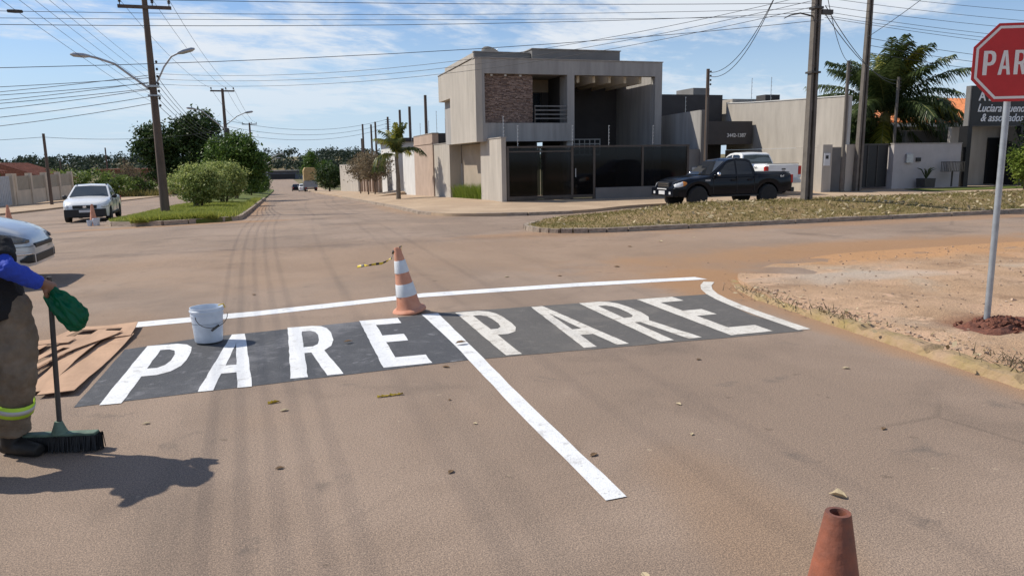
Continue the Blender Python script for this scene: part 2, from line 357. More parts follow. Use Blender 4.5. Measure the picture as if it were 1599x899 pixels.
def drape(name, poly, m, dz, step=1.0, skirt=0, parent=None, ycuts=None, xcuts=None):
    bm = bmesh.new(); vs = [bm.verts.new((p[0], p[1], 0)) for p in poly]; f = bm.faces.new(vs)
    xs = [p[0] for p in poly]; ys = [p[1] for p in poly]
    xc = xcuts or list(np.arange(math.floor(min(xs)), max(xs), step)); yc = ycuts or list(np.arange(math.floor(min(ys)), max(ys), step))
    for x in xc: bmesh.ops.bisect_plane(bm, geom=bm.verts[:]+bm.edges[:]+bm.faces[:], plane_co=(x+.013, 0, 0), plane_no=(1, 0, 0))
    for y in yc: bmesh.ops.bisect_plane(bm, geom=bm.verts[:]+bm.edges[:]+bm.faces[:], plane_co=(0, y+.017, 0), plane_no=(0, 1, 0))
    for v in bm.verts: v.co.z = H(v.co.x, v.co.y) + (dz(v.co.x, v.co.y) if callable(dz) else dz)
    bmesh.ops.recalc_face_normals(bm, faces=bm.faces)
    if sum(q.normal.z for q in bm.faces) < 0: bmesh.ops.reverse_faces(bm, faces=bm.faces)
    if skirt:
        be = [e for e in bm.edges if e.is_boundary]
        r = bmesh.ops.extrude_edge_only(bm, edges=be)
        for v in r['geom']:
            if isinstance(v, bmesh.types.BMVert): v.co.z -= skirt
    me = bpy.data.meshes.new(name); bm.to_mesh(me); bm.free()
    me.polygons.foreach_set('use_smooth', [True]*len(me.polygons)); me.set_sharp_from_angle(angle=R(35))
    return link(name, me, m, parent)
# terrain sheet out to the horizon
gx = np.array(sorted(set([-2500, -1500, -900, -600]+list(range(-420, -60, 30))+list(range(-60, 61, 2))+list(range(70, 420, 30))+[600, 900, 1500, 2500])), float)
gy = np.array(sorted(set([-400, -150, -60]+list(range(-30, 80, 2))+list(range(80, 400, 10))+list(range(400, 900, 40))+[1000, 1400, 2000, 3000])), float)
V = [(x, y, H(x, y)-.09+(4*math.sin(x*.006+1)*ss(420, 700, y))) for y in gy for x in gx]; nx = len(gx)
F_ = [(j*nx+i, j*nx+i+1, (j+1)*nx+i+1, (j+1)*nx+i) for j in range(len(gy)-1) for i in range(nx-1)]
me = bpy.data.meshes.new('ground'); me.from_pydata(V, [], F_); me.polygons.foreach_set('use_smooth', [True]*len(me.polygons))
tag(link('ground', me, M_EARTH), kind='structure')
yc = list(range(-12, 80, 1))+list(range(80, 380, 10))
tag(drape('road', [(-6, -12), (5.6, -12), (5.6, 6.0), (7.5, 8.6), (70, 8.6), (70, 25.4), (9, 25.4), (6, 28), (6, 372), (-15, 372), (-14, 29), (-18, 25), (-70, 25), (-70, 10), (-6, 10)], M_ROAD, 0, 1.0,
    ycuts=yc, xcuts=[-60, -50, -40, -30, -24]+list(range(-20, 30))+[35, 40, 50, 60]), kind='structure')
def smooth_poly(pts, k=6):
    """round a closed outline: pts (x,y,r)"""
    out = []; n = len(pts)
    for i in range(n):
        p0, p1, p2 = (Vector(pts[(i+d) % n][:2]) for d in (-1, 0, 1)); r = pts[i][2] if len(pts[i]) > 2 else 0
        if r == 0: out.append(tuple(p1)); continue
        a = p1+(p0-p1).normalized()*min(r, (p0-p1).length*.49); b = p1+(p2-p1).normalized()*min(r, (p2-p1).length*.49)
        for j in range(k+1):
            t = j/k; q = a*(1-t)**2+p1*2*t*(1-t)+b*t*t; out.append(tuple(q))
    return out
# near right corner pavement, worn down to the cross street
near_poly = smooth_poly([(4.9, -8), (4.83, 3.4), (5.12, 7.0, .6), (5.75, 8.6, .8), (8.2, 9.8, 1.2), (60, 10.0), (60, -8)])
def near_dz(x, y): return .014+(.045*(mnoise.fractal((x*1.1, y*1.1, 3), 1.0, 2.0, 4))+.012*mnoise.noise((x*6, y*6, 1)))*ss(5.0, 5.7, x)*ss(10.0, 9.0, y)+.055*ss(9.3, 7.0, y)*ss(4.8, 5.3, x)+.018*math.sin(y*4.2-x*1.1)*ss(6, 8, x)*ss(9.6, 8.4, y)*ss(6, 7.2, y)+.02*math.sin(x*1.7+y)*math.sin(y*2.3+x*.6)*ss(5, 5.8, x)*ss(9.9, 8.8, y)
sw_near = tag(drape('sidewalk', near_poly, M_DIRT, near_dz, .35, skirt=.3, ycuts=list(np.arange(-8, 2.6, .5))+list(np.arange(2.6, 10.2, .14)), xcuts=list(np.arange(4.6, 12, .16))+list(np.arange(12, 16, .5))+[16, 18, 20, 25, 30, 40, 50]), kind='structure')
# house corner pavement
corner = smooth_poly([(4.75, 33), (4.6, 27.0, 1.5), (4.9, 23.6, 2.0), (6.8, 22.7, 1.5), (9.6, 22.9, 1), (12.5, 24.9, 1.5), (70, 25.2), (70, 29), (9.6, 29), (9.6, 33)])
def c_dz(x, y): return .10*ss(9.0, 6.6, x)+(.085 if x >= 9 else .085*ss(6.6, 9.0, x))
sw_house = tag(drape('sidewalk', corner, M_CONC_PAVE, lambda x, y: .10, 1.0, skirt=.3, xcuts=list(range(4, 32))+[40, 50, 60]), kind='structure')
tag(drape('sidewalk', [(4.75, 33), (9.6, 33), (9.6, 230), (5.2, 230), (4.75, 60)], M_CONC_PAVE, .10, 2.0, skirt=.3, ycuts=list(range(33, 80, 2))+list(range(80, 230, 10))), kind='structure')
tag(drape('sidewalk', [(-20.5, 33), (-14.2, 36), (-13.4, 50), (-13.2, 100), (-13.2, 200), (-20.5, 200)], M_CONC_PAVE, .10, 2.0, skirt=.3, ycuts=list(range(34, 80, 2))+list(range(80, 200, 10)), xcuts=[-18, -16, -14]), kind='structure')
# raised medians
medl = smooth_poly([(-1.45, 180), (-1.45, 26.0, 1.3), (-3.6, 25.5, 1), (-5.75, 27.6, 1.5), (-5.95, 34), (-5.95, 180)])
def medl_dz(x, y): return .13+.10*ss(-1.45, -3, x)*ss(-5.95, -4.9, x)*ss(25.6, 28, y)
med_l = tag(drape('median', medl, M_TURF_G, medl_dz, 1, skirt=.35, ycuts=list(np.arange(25, 60, 1))+list(range(60, 180, 8)), xcuts=list(np.arange(-7, -1, .5))), kind='structure')
medr = smooth_poly([(5.35, 15.5, .8), (6.3, 14.75, 1.5), (70, 14.55), (70, 20.2), (8.5, 20.2, 2.5), (5.6, 17.2, 1.6)])
def medr_dz(x, y): return .085+.30*ss(14.6, 17.0, y)*ss(20.2, 18.2, y)*ss(5.6, 12, x)+.02*math.sin(x*1.3)*math.sin(y*2.1)
med_r = tag(drape('median', medr, M_TURF, medr_dz, .6, skirt=.35, ycuts=list(np.arange(14.4, 20.4, .4)), xcuts=list(np.arange(5, 30, .6))+[32, 36, 40, 50, 60]), kind='structure')
# kerb stones: one shared block, scaled to length
_kb = MB().box(-.5, .5, -.5, .5, -.5, .5).mesh('kerb_stone'); 
def kerb_run(pts, parent, m, w, h, top, length=1.0, wob=.012):
    me = _kb.copy(); me.materials.clear(); me.materials.append(m)
    pts = [Vector((p[0], p[1])) for p in pts]; acc = []; 
    for a, b in zip(pts, pts[1:]):
        n = max(1, round((b-a).length/length))
        for i in range(n):
            p = a.lerp(b, i/n); q = a.lerp(b, (i+1)/n); c = (p+q)/2; ln = (q-p).length
            o = bpy.data.objects.new('kerb_stone', me); COL.objects.link(o); o.parent = parent
            zt = top(c.x, c.y) if callable(top) else top
            o.location = (c.x+random.uniform(-wob, wob), c.y+random.uniform(-wob, wob), H(c.x, c.y)+zt-h/2+random.uniform(-wob, wob)*.5)
            zp, zq = H(p.x, p.y), H(q.x, q.y)
            o.rotation_euler = (random.uniform(-.03, .03), -math.atan2(zq-zp, ln), math.atan2(q.y-p.y, q.x-p.x)+random.uniform(-.01, .01)); o.scale = (ln-.02, w, h)
nosr = smooth_poly([(8, 20.2), (8.5, 20.2, 2.5), (5.6, 17.2, 1.6), (5.35, 15.5, .8), (6.3, 14.75, 1.5), (40, 14.63)], 5)[0:]
kerb_run([p for p in nosr if True][1:-1]+[(40, 14.63)], med_r, M_KERB, .15, .3, .095, .95)
kerb_run([(-1.42, 70), (-1.42, 27.6)]+[(-1.5, 26.8), (-1.95, 26.1), (-2.9, 25.7), (-3.6, 25.55), (-4.6, 26.4), (-5.4, 27.45), (-5.8, 28.8), (-5.95, 30.5)], med_l, M_KERB, .16, .3, .15, 1.0)
def ridge(path, parent, m, seed):
    rs = random.Random(seed); V = []; Q = []; pts = []
    for a, b in zip(path, path[1:]):
        n = max(1, int(math.dist(a, b)/.07)); pts += [(a[0]+(b[0]-a[0])*i/n, a[1]+(b[1]-a[1])*i/n) for i in range(n)]
    for i, p in enumerate(pts):
        q = pts[min(i+1, len(pts)-1)]; o_ = pts[max(i-1, 0)]; d = Vector((q[0]-o_[0], q[1]-o_[1])).normalized(); nn = Vector((d.y, -d.x))
        seg = int(i*.07/.8); rr = random.Random(seed*100+seg); hh = rr.uniform(.045, .075)*ss(7.9, 6.8, p[1])*(1 if (i*.07) % .8 > .06 else .45)+rs.uniform(-.008, .008)
        w = rr.uniform(-.02, .02)
        for off, k in ((-.06, -.25), (-.045, .5), (-.03, .85), (.02, 1.0), (.075, .95), (.14, .8), (.24, .45)):
            v = Vector(p)+nn*(off+w+rs.uniform(-.008, .008)); V.append((v.x, v.y, max(-.02, hh*k+rs.uniform(-.012, .010))))
    for i in range(len(pts)-1):
        for j in range(6): Q.append((i*7+j, i*7+j+1, (i+1)*7+j+1, (i+1)*7+j))
    return MB().add(V, Q).build('kerb', m, parent, smooth=25)
ridge([(4.80, -2), (4.80, 3.4), (4.97, 5.6), (5.07, 6.9), (5.3, 7.7), (5.6, 8.3)], sw_near, M_KERBY, 4)
kerb_run([(4.68, 60), (4.66, 33), (4.55, 28.4), (4.62, 25.6), (5.1, 24.1), (6.0, 23.2), (7.6, 22.72), (9.2, 22.82)], sw_house, M_KERB, .15, .3, .105, 1.0)
kerb_run([(-14.25, 36), (-13.45, 50), (-13.25, 90)], sw_near, M_KERB, .16, .3, .11, 1.2) if False else None

# ------------------------------------------------------------------ road markings
def letter(ch, x0, x1, y0, y1, m, parent, sh=0):
    lp = [[(x0+p[0]*(x1-x0)+sh*p[1], y0+p[1]*(y1-y0)) for p in l] for l in GLY[ch]]
    o = flat_shape('letter', lp, m, parent, .0035, .12, 0, 0); o.location.z = .005; return o
pl = flat_shape('blackout_panel', [[(-1.43, 5.42), (1.36, 5.64), (1.45, 6.3), (1.47, 7.56), (-.85, 7.26), (-1.40, 7.04)]], M_BLACKOUT, None, .006, .2); pl.location.z = .0025
tag(pl, 'fresh black painted panel behind the left word on the road', 'road paint')
pr = flat_shape('blackout_panel', [[(1.40, 5.64), (4.52, 5.52), (4.5, 6.3), (4.62, 7.0), (4.72, 7.46), (1.52, 7.57)]], M_BLACKOUT2, None, .006, .2); pr.location.z = .0025
tag(pr, 'greyish black painted panel behind the right word on the road', 'road paint')
wl = empty('road_lettering', (0, 0, 0), 0, 'white painted letters PARE under the bucket, left word on the road', 'road lettering')
letter('P', -1.27, -.86, 5.40, 7.10, M_PAINT, wl, .04); letter('A', -.66, -.29, 5.49, 7.30, M_PAINT, wl); letter('R', -.02, .37, 5.59, 7.41, M_PAINT, wl); letter('E', .68, 1.07, 5.65, 7.47, M_PAINT, wl)
wr = empty('road_lettering', (0, 0, 0), 0, 'off white painted letters PARE nearer the kerb, right word on the road', 'road lettering')
letter('P', 1.69, 2.10, 5.66, 7.51, M_PAINT_W, wr); letter('A', 2.39, 2.81, 5.66, 7.50, M_PAINT_W, wr); letter('R', 3.10, 3.52, 5.63, 7.50, M_PAINT_W, wr); letter('E', 3.80, 4.25, 5.61, 7.46, M_PAINT_W, wr)
def stripe(name, left, right, m, label, z=.0025, j=.0035):
    o = flat_shape(name, [left+right[::-1]], m, None, j, .25); o.location.z = z; return tag(o, label, 'road marking')
stripe('stop_line', [(-1.50, 8.0), (-.33, 8.14), (1.53, 8.55), (3.5, 8.53), (5.3, 8.40)], [(-1.52, 8.27), (-.34, 8.41), (1.58, 8.81), (3.6, 8.79), (5.25, 8.62)], M_PAINT, 'long white stop line painted across the road beyond the cone')
stripe('centre_line', [(1.335, 7.55), (1.37, 6.16), (1.36, 4.4), (1.375, 2.99)], [(1.51, 7.55), (1.50, 6.16), (1.475, 4.4), (1.485, 2.99)], M_PAINT, 'white centre line running toward the camera between the two painted words', .005)
_ec = [(5.20, 8.20), (5.02, 7.98), (4.88, 7.74), (4.77, 7.45), (4.69, 7.12), (4.635, 6.75), (4.595, 6.3), (4.57, 5.9), (4.555, 5.56)]
_el, _er = [], []
for i, p in enumerate(_ec):
    d = (Vector(_ec[min(i+1, 8)])-Vector(_ec[max(i-1, 0)])).normalized(); q = Vector((d.y, -d.x))*.068; _el.append(tuple(Vector(p)+q)); _er.append(tuple(Vector(p)-q))
stripe('edge_line', _el, _er, M_PAINT_W, 'curved white edge line beside the dusty corner kerb', .005, .002)
for i, (ya, yb, lab) in enumerate(((25.0, 25.5, 'nearer of two white bars painted beside the left median'), (26.1, 26.6, 'farther of two white bars painted beside the left median'))):
    o = drape('stop_line', [(-9.6, ya), (-7.2, ya), (-7.2, yb), (-9.6, yb)], M_PAINT, .006, 1); tag(o, lab, 'road marking')

# ------------------------------------------------------------------ main house on the corner
M_STUCCO = mat('grey_beige_stucco', (.318, .302, .286), .9, .17, 1.6, .25, 40, stretch=(2.2, 2.2, .22), detail=8)
M_STUCCO_L = mat('light_beige_stucco', (.41, .368, .318), .9, .13, 1.4, .25, 40, stretch=(1.6, 1.6, .35), detail=8)
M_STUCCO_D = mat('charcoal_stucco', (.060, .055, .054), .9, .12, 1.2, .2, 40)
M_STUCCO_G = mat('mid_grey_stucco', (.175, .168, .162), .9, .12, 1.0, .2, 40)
M_OCHRE = mat('ochre_plaster', (.34, .28, .215), .9, .1, 1.5, .25, 30)
M_PINK = mat('pinkish_plaster', (.40, .30, .235), .9, .1, 1.2, .25, 30)
M_WHITEW = mat('white_wall_paint', (.58, .565, .54), .9, .08, 1.0, .2, 30)
M_COPING = mat('coping_concrete', (.33, .30, .27), .9, .2, 3, .3, 30)
M_CREAM = mat('cream_ceiling', (.60, .50, .36), .85, .06, 2)
M_STONE = leafmat('ledge_stone', (.15, .105, .09), (.36, .26, .215), .9, 0)
M_GATEF = mat('bronze_gate_frame', (.085, .07, .06), .5, .15, 6, metal=.3)
M_GLASSG = glassmat('smoked_gate_glass', (.008, .007, .007), .34, .06, .28)
M_GLASSW = glassmat('window_glass', (.03, .04, .05), .15)
house = empty('two_storey_house', (0, 0, 0), 0, 'two storey flat roofed grey beige house on the street corner', 'house')
def hb(name, m, *a, bevel=0): return bx(name, m, house, *a, bevel=bevel)
hb('side_wall', M_STUCCO_L, 7.86, 8.14, 30.0, 34.75, 2.33, 5.66)
hb('wall', M_STUCCO, 8.14, 11.88, 33.0, 37.2, 2.36, 5.60)
hb('eave_box', M_STUCCO_L, 7.86, 11.9, 34.753, 37.3, 4.45, 5.70)
hb('fascia', M_STUCCO, 8.143, 16.36, 30.0, 30.35, 5.07, 5.663)
hb('roof_slab', M_STUCCO, 8.143, 12.3, 30.353, 34.75, 5.12, 5.60)
hb('coping', M_COPING, 7.83, 16.39, 29.97, 30.39, 5.664, 5.70)
hb('coping', M_COPING, 7.83, 8.17, 30.39, 37.3, 5.703, 5.735)
hb('parapet_band', M_STUCCO, 8.143, 11.88, 30.0, 30.22, 2.335, 3.09)
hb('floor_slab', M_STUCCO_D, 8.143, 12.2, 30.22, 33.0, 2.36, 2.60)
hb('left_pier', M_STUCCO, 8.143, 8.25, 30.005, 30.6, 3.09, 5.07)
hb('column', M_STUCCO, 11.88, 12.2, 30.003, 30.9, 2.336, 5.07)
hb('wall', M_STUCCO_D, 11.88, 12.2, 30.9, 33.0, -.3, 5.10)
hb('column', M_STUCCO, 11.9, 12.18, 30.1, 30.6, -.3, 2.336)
# stone cladding: many thin ledge stones
st = MB(); zc = 3.09
while zc < 5.05:
    hh = random.uniform(.028, .048); x = 8.25
    while x < 10.38:
        w_ = min(random.uniform(.06, .2), 10.4-x); d_ = random.uniform(0, .07)
        st.box(x+.003, x+w_-.003, 30.26-d_, 30.42, zc+.003, min(zc+hh, 5.065)-.002); x += w_
    zc += hh
o = st.build('ledge_stone_cladding', M_STONE, house); o['kind'] = 'stuff'
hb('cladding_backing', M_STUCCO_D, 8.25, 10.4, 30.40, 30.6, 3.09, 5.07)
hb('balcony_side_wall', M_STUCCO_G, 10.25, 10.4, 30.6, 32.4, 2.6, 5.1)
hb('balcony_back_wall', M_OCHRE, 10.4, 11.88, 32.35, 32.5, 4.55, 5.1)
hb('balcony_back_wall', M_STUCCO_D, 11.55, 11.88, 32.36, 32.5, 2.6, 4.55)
wn = hb('window_frame', M_IRON, 10.4, 11.55, 32.42, 32.48, 2.6, 4.55)
for k in range(2): bx('pane', M_GLASSW, wn, 10.45+k*.55, 10.95+k*.55, 32.39, 32.41, 2.65, 4.5)
rl = hb('balcony_railing', M_GATEF, 10.42, 10.46, 30.05, 30.09, 3.09, 3.80)
for k in range(4): bx('rail', M_STUCCO_G, rl, 10.42, 11.86, 30.04, 30.08, 3.25+k*.17, 3.30+k*.17)
for x in (8.6, 9.2, 9.85): MB().lathe([(.05, 4.98), (.06, 5.06)], 12, (x, 30.19, 0)).build('downlight', M_PLATE, house)
# tall porch bay
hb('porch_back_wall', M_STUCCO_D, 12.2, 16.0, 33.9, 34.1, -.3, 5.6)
hb('porch_side_wall', M_STUCCO, 16.0, 16.36, 30.353, 34.1, -.3, 5.66)
hb('right_fin', M_STUCCO, 16.02, 16.36, 30.002, 30.35, -.3, 5.07)
for k in range(5):
    x = 12.45+k*.74; hb('pergola_beam', M_CREAM, x, x+.12, 30.353, 33.9, 4.80, 5.25)
hb('porch_roof', M_STUCCO, 12.3, 16.0, 33.2, 33.9, 5.3, 5.58)
lat = hb('lattice_window', M_WHITEW, 12.9, 15.1, 33.80, 33.86, 1.72, 1.80)
for z in (2.0, 2.25, 2.47): bx('bar', M_WHITEW, lat, 12.9, 15.1, 33.80, 33.86, z, z+.05)
for k in range(9): bx('bar', M_WHITEW, lat, 12.9+k*.27, 12.95+k*.27, 33.79, 33.80, 1.72, 2.52)
# roof blocks
hb('roof_parapet', M_STUCCO_G, 8.15, 10.64, 31.2, 31.4, 5.6, 6.07)
hb('roof_parapet', M_STUCCO_L, 8.15, 8.35, 31.4, 37, 5.6, 6.07)
hb('roof_tower', M_STUCCO_G, 10.66, 14.78, 31.0, 36, 5.6, 6.22)
hb('coping', M_COPING, 10.62, 14.82, 30.96, 36.04, 6.223, 6.26)
hb('coping', M_COPING, 8.12, 10.62, 31.17, 31.43, 6.072, 6.105)
# ground floor side and interior
hb('lower_wall', M_OCHRE, 8.95, 9.1, 31.2, 37.25, -1, 2.33)
hb('lower_wall', M_STUCCO_G, 9.1, 11.9, 34.0, 34.2, -1, 2.36)
hb('garage_shutter', M_GATEF, 9.4, 11.6, 33.9, 33.98, -.2, 2.1)
# satellite dish on the roof
ds = empty('satellite_dish', (9.45, 33.2, 5.6), R(10), 'round grey satellite dish on the roof of the corner house', 'satellite dish')
MB().tube([(0, 0, 0), (0, 0, .55)], .03).build('mast', M_STEEL, ds)
dd = MB().lathe([(0.001, 0), (.2, .02), (.4, .075), (.55, .15), (.56, .16), (.4, .095), (.2, .04), (.001, .02)], 24).build('dish', mat('dish_grey', (.42, .39, .35), .6, .1, 3), ds, smooth=True)
dd.location = (0, 0, .5); dd.rotation_euler = (R(-12), R(38), 0)
MB().tube([(0, 0, .5), (.33, 0, .92)], .012).build('feed_arm', M_STEEL, ds)
# front gate wall
gt = empty('glass_gate_fence', (8.52, 28, 0), 0, 'smoked glass panel fence with bronze frame in front of the corner house', 'gate')
def gp(name, m, x0, x1, y0, y1, z0, z1): return bx(name, m, gt, x0-8.52, x1-8.52, y0-28, y1-28, z0, z1)
for x in (8.53, 11.24, 12.2, 14.38, 16.5): gp('post', M_GATEF, x, x+.09, 27.97, 28.06, -.1, 2.03)
gp('top_rail', M_GATEF, 8.53, 16.6, 27.965, 28.065, 2.03, 2.10)
gp('bottom_rail', M_GATEF, 8.62, 12.2, 27.98, 28.05, .02, .14)
gp('plinth', M_STUCCO_G, 12.3, 16.75, 27.93, 28.1, -.3, .40)
for a, b, z in ((8.63, 9.92, .15), (9.94, 11.23, .15), (11.34, 12.19, .15), (12.3, 14.37, .41), (14.48, 16.49, .41)): gp('glass_panel', M_GLASSG, a, b, 28.0, 28.012, z, 2.02)
gp('door_handle', M_STEEL, 11.40, 11.43, 27.93, 27.97, .85, 1.2)
gp('mid_rail', M_GATEF, 8.63, 11.23, 27.98, 28.05, 1.86, 1.91)
def wall_thing(name, label, m, x0, x1, y0, y1, z0, z1, cop=True, cat='wall'):
    t = empty(name, ((x0+x1)/2, y0, z0), 0, label, cat); dx, dy = (x0+x1)/2, y0
    bx('wall_body', m, t, x0-dx, x1-dx, 0, y1-dy, 0, z1-z0)
    if cop: bx('coping', M_COPING, t, x0-dx-.025, x1-dx+.025, -.025, y1-dy+.025, z1-z0+.002, z1-z0+.04)
    return t
wall_thing('boundary_wall', 'light beige wing wall at the left end of the glass fence', M_STUCCO_L, 8.32, 8.51, 28.0, 31.15, -.6, 2.42)
wall_thing('boundary_wall', 'light beige street wall just beyond the tall grass bed', M_STUCCO_L, 8.32, 8.93, 37.26, 41.2, -1, 2.45)
wc = wall_thing('boundary_wall', 'tall pinkish plaster street wall with a long palm shadow', M_PINK, 8.25, 8.6, 41.25, 47.2, -1.2, 3.08)
bx('return_wall', M_STUCCO_D, wc, .175, 2.2, .1, .25, 2.6, 4.3); bx('cornice', M_PINK, wc, -.21, -.176, 0, 5.9, 3.72, 3.80)
wall_thing('boundary_wall', 'narrow pale street wall behind the small palm', M_WHITEW, 8.28, 8.6, 47.25, 52.0, -1.5, 2.3)
wd = wall_thing('street_house', 'white street house with dark flat roof edge beyond the palm', M_WHITEW, 8.35, 14, 56.0, 64.0, -2, 3.0, cat='house')
bx('roof_edge', M_STUCCO_D, wd, -3.2, 2.9, -.3, 8.3, 5.05, 5.3); bx('doorway', M_STUCCO_G, wd, -2.86, -2.82, 2.2, 4.6, .9, 3.6); bx('window', M_GLASSW, wd, -2.86, -2.82, 5.2, 7.2, 2.4, 3.8)
wf = empty('brown_gate_wall', (8.3, 65, -2), 0, 'brownish street wall with evenly spaced pink pilasters farther along', 'wall')
bx('wall_body', M_OCHRE, wf, .12, .4, 0, 17, 0, 3.1)
for k in range(7): bx('pilaster', M_PINK, wf, -.08, .118, .3+k*2.5, .95+k*2.5, 0, 3.3)
bx('coping', M_COPING, wf, .05, .45, -.05, 17.05, 3.103, 3.2)
wall_thing('boundary_wall', 'farthest pale street wall before the round dark tree', M_STUCCO_L, 8.2, 8.5, 83, 108, -3.2, 1.2)
ramp = MB().prism([(5.4, -.86), (8.2, -.48), (8.2, -1.2), (5.4, -1.2)], 51, 54.6, 'y').build('driveway_ramp', M_CONC_PAVE); tag(ramp, kind='structure')

# ------------------------------------------------------------------ buildings to the right of the house
nb = empty('grey_neighbour_house', (17.1, 28, 0), 0, 'low grey house with charcoal garage canopy showing a phone number', 'house')
def nbx(name, m, x0, x1, y0, y1, z0, z1): return bx(name, m, nb, x0-17.1, x1-17.1, y0-28, y1-28, z0, z1)
o = MB().prism([(0.0, -.5), (4.0, -.5), (4.0, 3.45), (0.0, 3.52)], 0, .3, 'x').build('side_wall', M_STUCCO, nb)
nbx('front_pier', M_STUCCO_G, 17.1, 17.42, 27.9, 28.0, -.3, 3.50)
mb_ = nbx('mailbox', M_STEEL, 16.72, 17.05, 27.92, 27.98, .75, 1.15); bx('slot', M_BLACKPL, mb_, -.32, -.10, -.095, -.085, 1.0, 1.04)
nbx('pier', M_STUCCO_G, 16.6, 17.09, 27.98, 28.3, -.3, 1.9)
cn = nbx('garage_canopy', M_STUCCO_D, 17.45, 24.3, 34.6, 37.5, 2.20, 3.40)
text('phone_number', '3442-1387', .27, M_PLATE, cn, Matrix.Translation((22.75-17.1, 34.59-28, 2.58)) @ FACE_S, .01, 0, .006)
nbx('garage_wall', M_STUCCO_D, 17.45, 24.3, 37.5, 37.8, -.3, 5.0)
nbx('upper_block', M_STUCCO_D, 21.2, 24.0, 38, 41, 3.5, 4.75)
nbx('upper_block', M_STUCCO_G, 23.0, 28.5, 38.5, 43, 3.4, 4.85)
nbx('water_tower', M_STUCCO_G, 23.9, 25.0, 40, 42, 3.4, 5.62)
nbx('back_wall', M_STUCCO_L, 24.62, 26.5, 37.0, 38.2, 3.2, 4.75)
nbx('inner_column', M_STUCCO_G, 17.42, 17.9, 34.9, 35.4, -.3, 2.2)
bw = empty('tall_plain_wall', (24.45, 28, 0), 0, 'long tall pale beige plain side wall behind the white pickup', 'wall')
MB().prism([(0, 1.93), (9.2, 1.93), (9.2, 4.5), (6.9, 4.38), (0, 4.14)], 0, .22, 'x').build('upper_wall', M_STUCCO_L, bw)
MB().prism([(0, -.3), (9.2, -.3), (9.2, 1.92), (0, 1.92)], -.06, .25, 'x').build('lower_wall', M_STUCCO_L, bw)
MB().prism([(-.02, 4.145), (6.9, 4.385), (9.2, 4.505), (9.2, 4.55), (6.9, 4.43), (-.02, 4.19)], -.03, .25, 'x').build('coping', M_WHITEW, bw)
bx('end_pier', M_STUCCO_L, bw, -.05, .5, -.35, -.005, -.3, 2.02); bx('end_strip', M_WHITEW, bw, .222, .36, -.05, .3, 1.93, 4.17)
bx('meter_pier', M_STUCCO_L, bw, -1.45, -.95, -.5, -.1, -.3, 2.02); bx('low_wall', M_STUCCO_G, bw, -.95, -.06, -.2, -.05, -.3, 1.9)
mt = bx('meter_box', M_PLATE, bw, -1.46+.06, -1.08, -.55, -.5, 1.1, 1.65); bx('meter_window', M_BLACKPL, mt, -1.32, -1.18, -.56, -.55, 1.4, 1.55)
bx('roof_vent', M_STUCCO_D, bw, .3, 1.2, 6.2, 7.0, 4.3, 4.75)
gd = empty('black_sheet_gate', (25.0, 28.3, 0), 0, 'wide black sheet metal gate between the tall wall and the white wall', 'gate')
bx('gate_leaf', M_BLACKPL, gd, .05, 2.32, 0, .05, .05, 1.98)
for k in range(5): bx('stile', M_IRON, gd, .05+k*.56, .09+k*.56, -.03, 0, .05, 1.98)
bx('top_rail', M_IRON, gd, 0, 2.36, -.03, .08, 1.985, 2.05)
vw = wall_thing('boundary_wall', 'low lilac grey front wall with letterbox under the palm', mat('lilac_grey_paint', (.42, .385, .375), .9, .08, 1.5, .2, 30), 27.4, 31.45, 28.0, 28.2, -.3, 2.02)
bx('letterbox', M_STEEL, vw, -1.36, -.98, -.12, -.003, 1.45, 1.85); bx('letter_slot', M_BLACKPL, vw, -.72, -.45, -.06, -.004, 1.5, 1.68)
bx('side_return', MATS['lilac_grey_paint'], vw, -2.02, -1.82, .2, 3.5, 0, 2.25)
pt = empty('planter', (28.95, 27.55, .0), 0, 'dark square planter with spiky plant in front of the lilac wall', 'planter')
MB().prism([(-.28, 0), (.28, 0), (.33, .42), (-.33, .42)], -.25, .25, 'y').build('pot', M_STUCCO_D, pt)
sp = MB()
for k in range(22):
    a = random.uniform(0, 6.28); l_ = random.uniform(.3, .65); t = random.uniform(.2, .8)
    sp.tube([(0, 0, .4), (math.cos(a)*l_*t*.5, math.sin(a)*l_*t*.5, .4+l_*.7), (math.cos(a)*l_*t, math.sin(a)*l_*t, .4+l_*.85)], [.02, .022, .003], 4)
sp.build('leaf_rosette', leafmat('spiky_leaf', (.03, .05, .015), (.08, .10, .04)), pt)
bb = empty('rubbish_basket', (30.45, 27.5, 0), 0, 'rusty wire rubbish basket on a post by the lilac wall', 'rubbish basket')
MB().tube([(0, 0, 0), (0, 0, .75)], .04, 8).build('post', M_IRON, bb)
bk = MB()
for x in np.linspace(-.42, .42, 10): bk.box(x-.008, x+.008, -.25, -.235, .72, 1.15); bk.box(x-.008, x+.008, .235, .25, .72, 1.15)
for y in np.linspace(-.25, .25, 6): bk.box(-.43, -.42, y-.008, y+.008, .72, 1.15); bk.box(.42, .43, y-.008, y+.008, .72, 1.15)
bk.box(-.44, .44, -.26, .26, .70, .72); bk.box(-.45, .45, -.27, -.25, 1.13, 1.17); bk.box(-.45, .45, .25, .27, 1.13, 1.17)
bk.build('cage', M_IRON, bb)
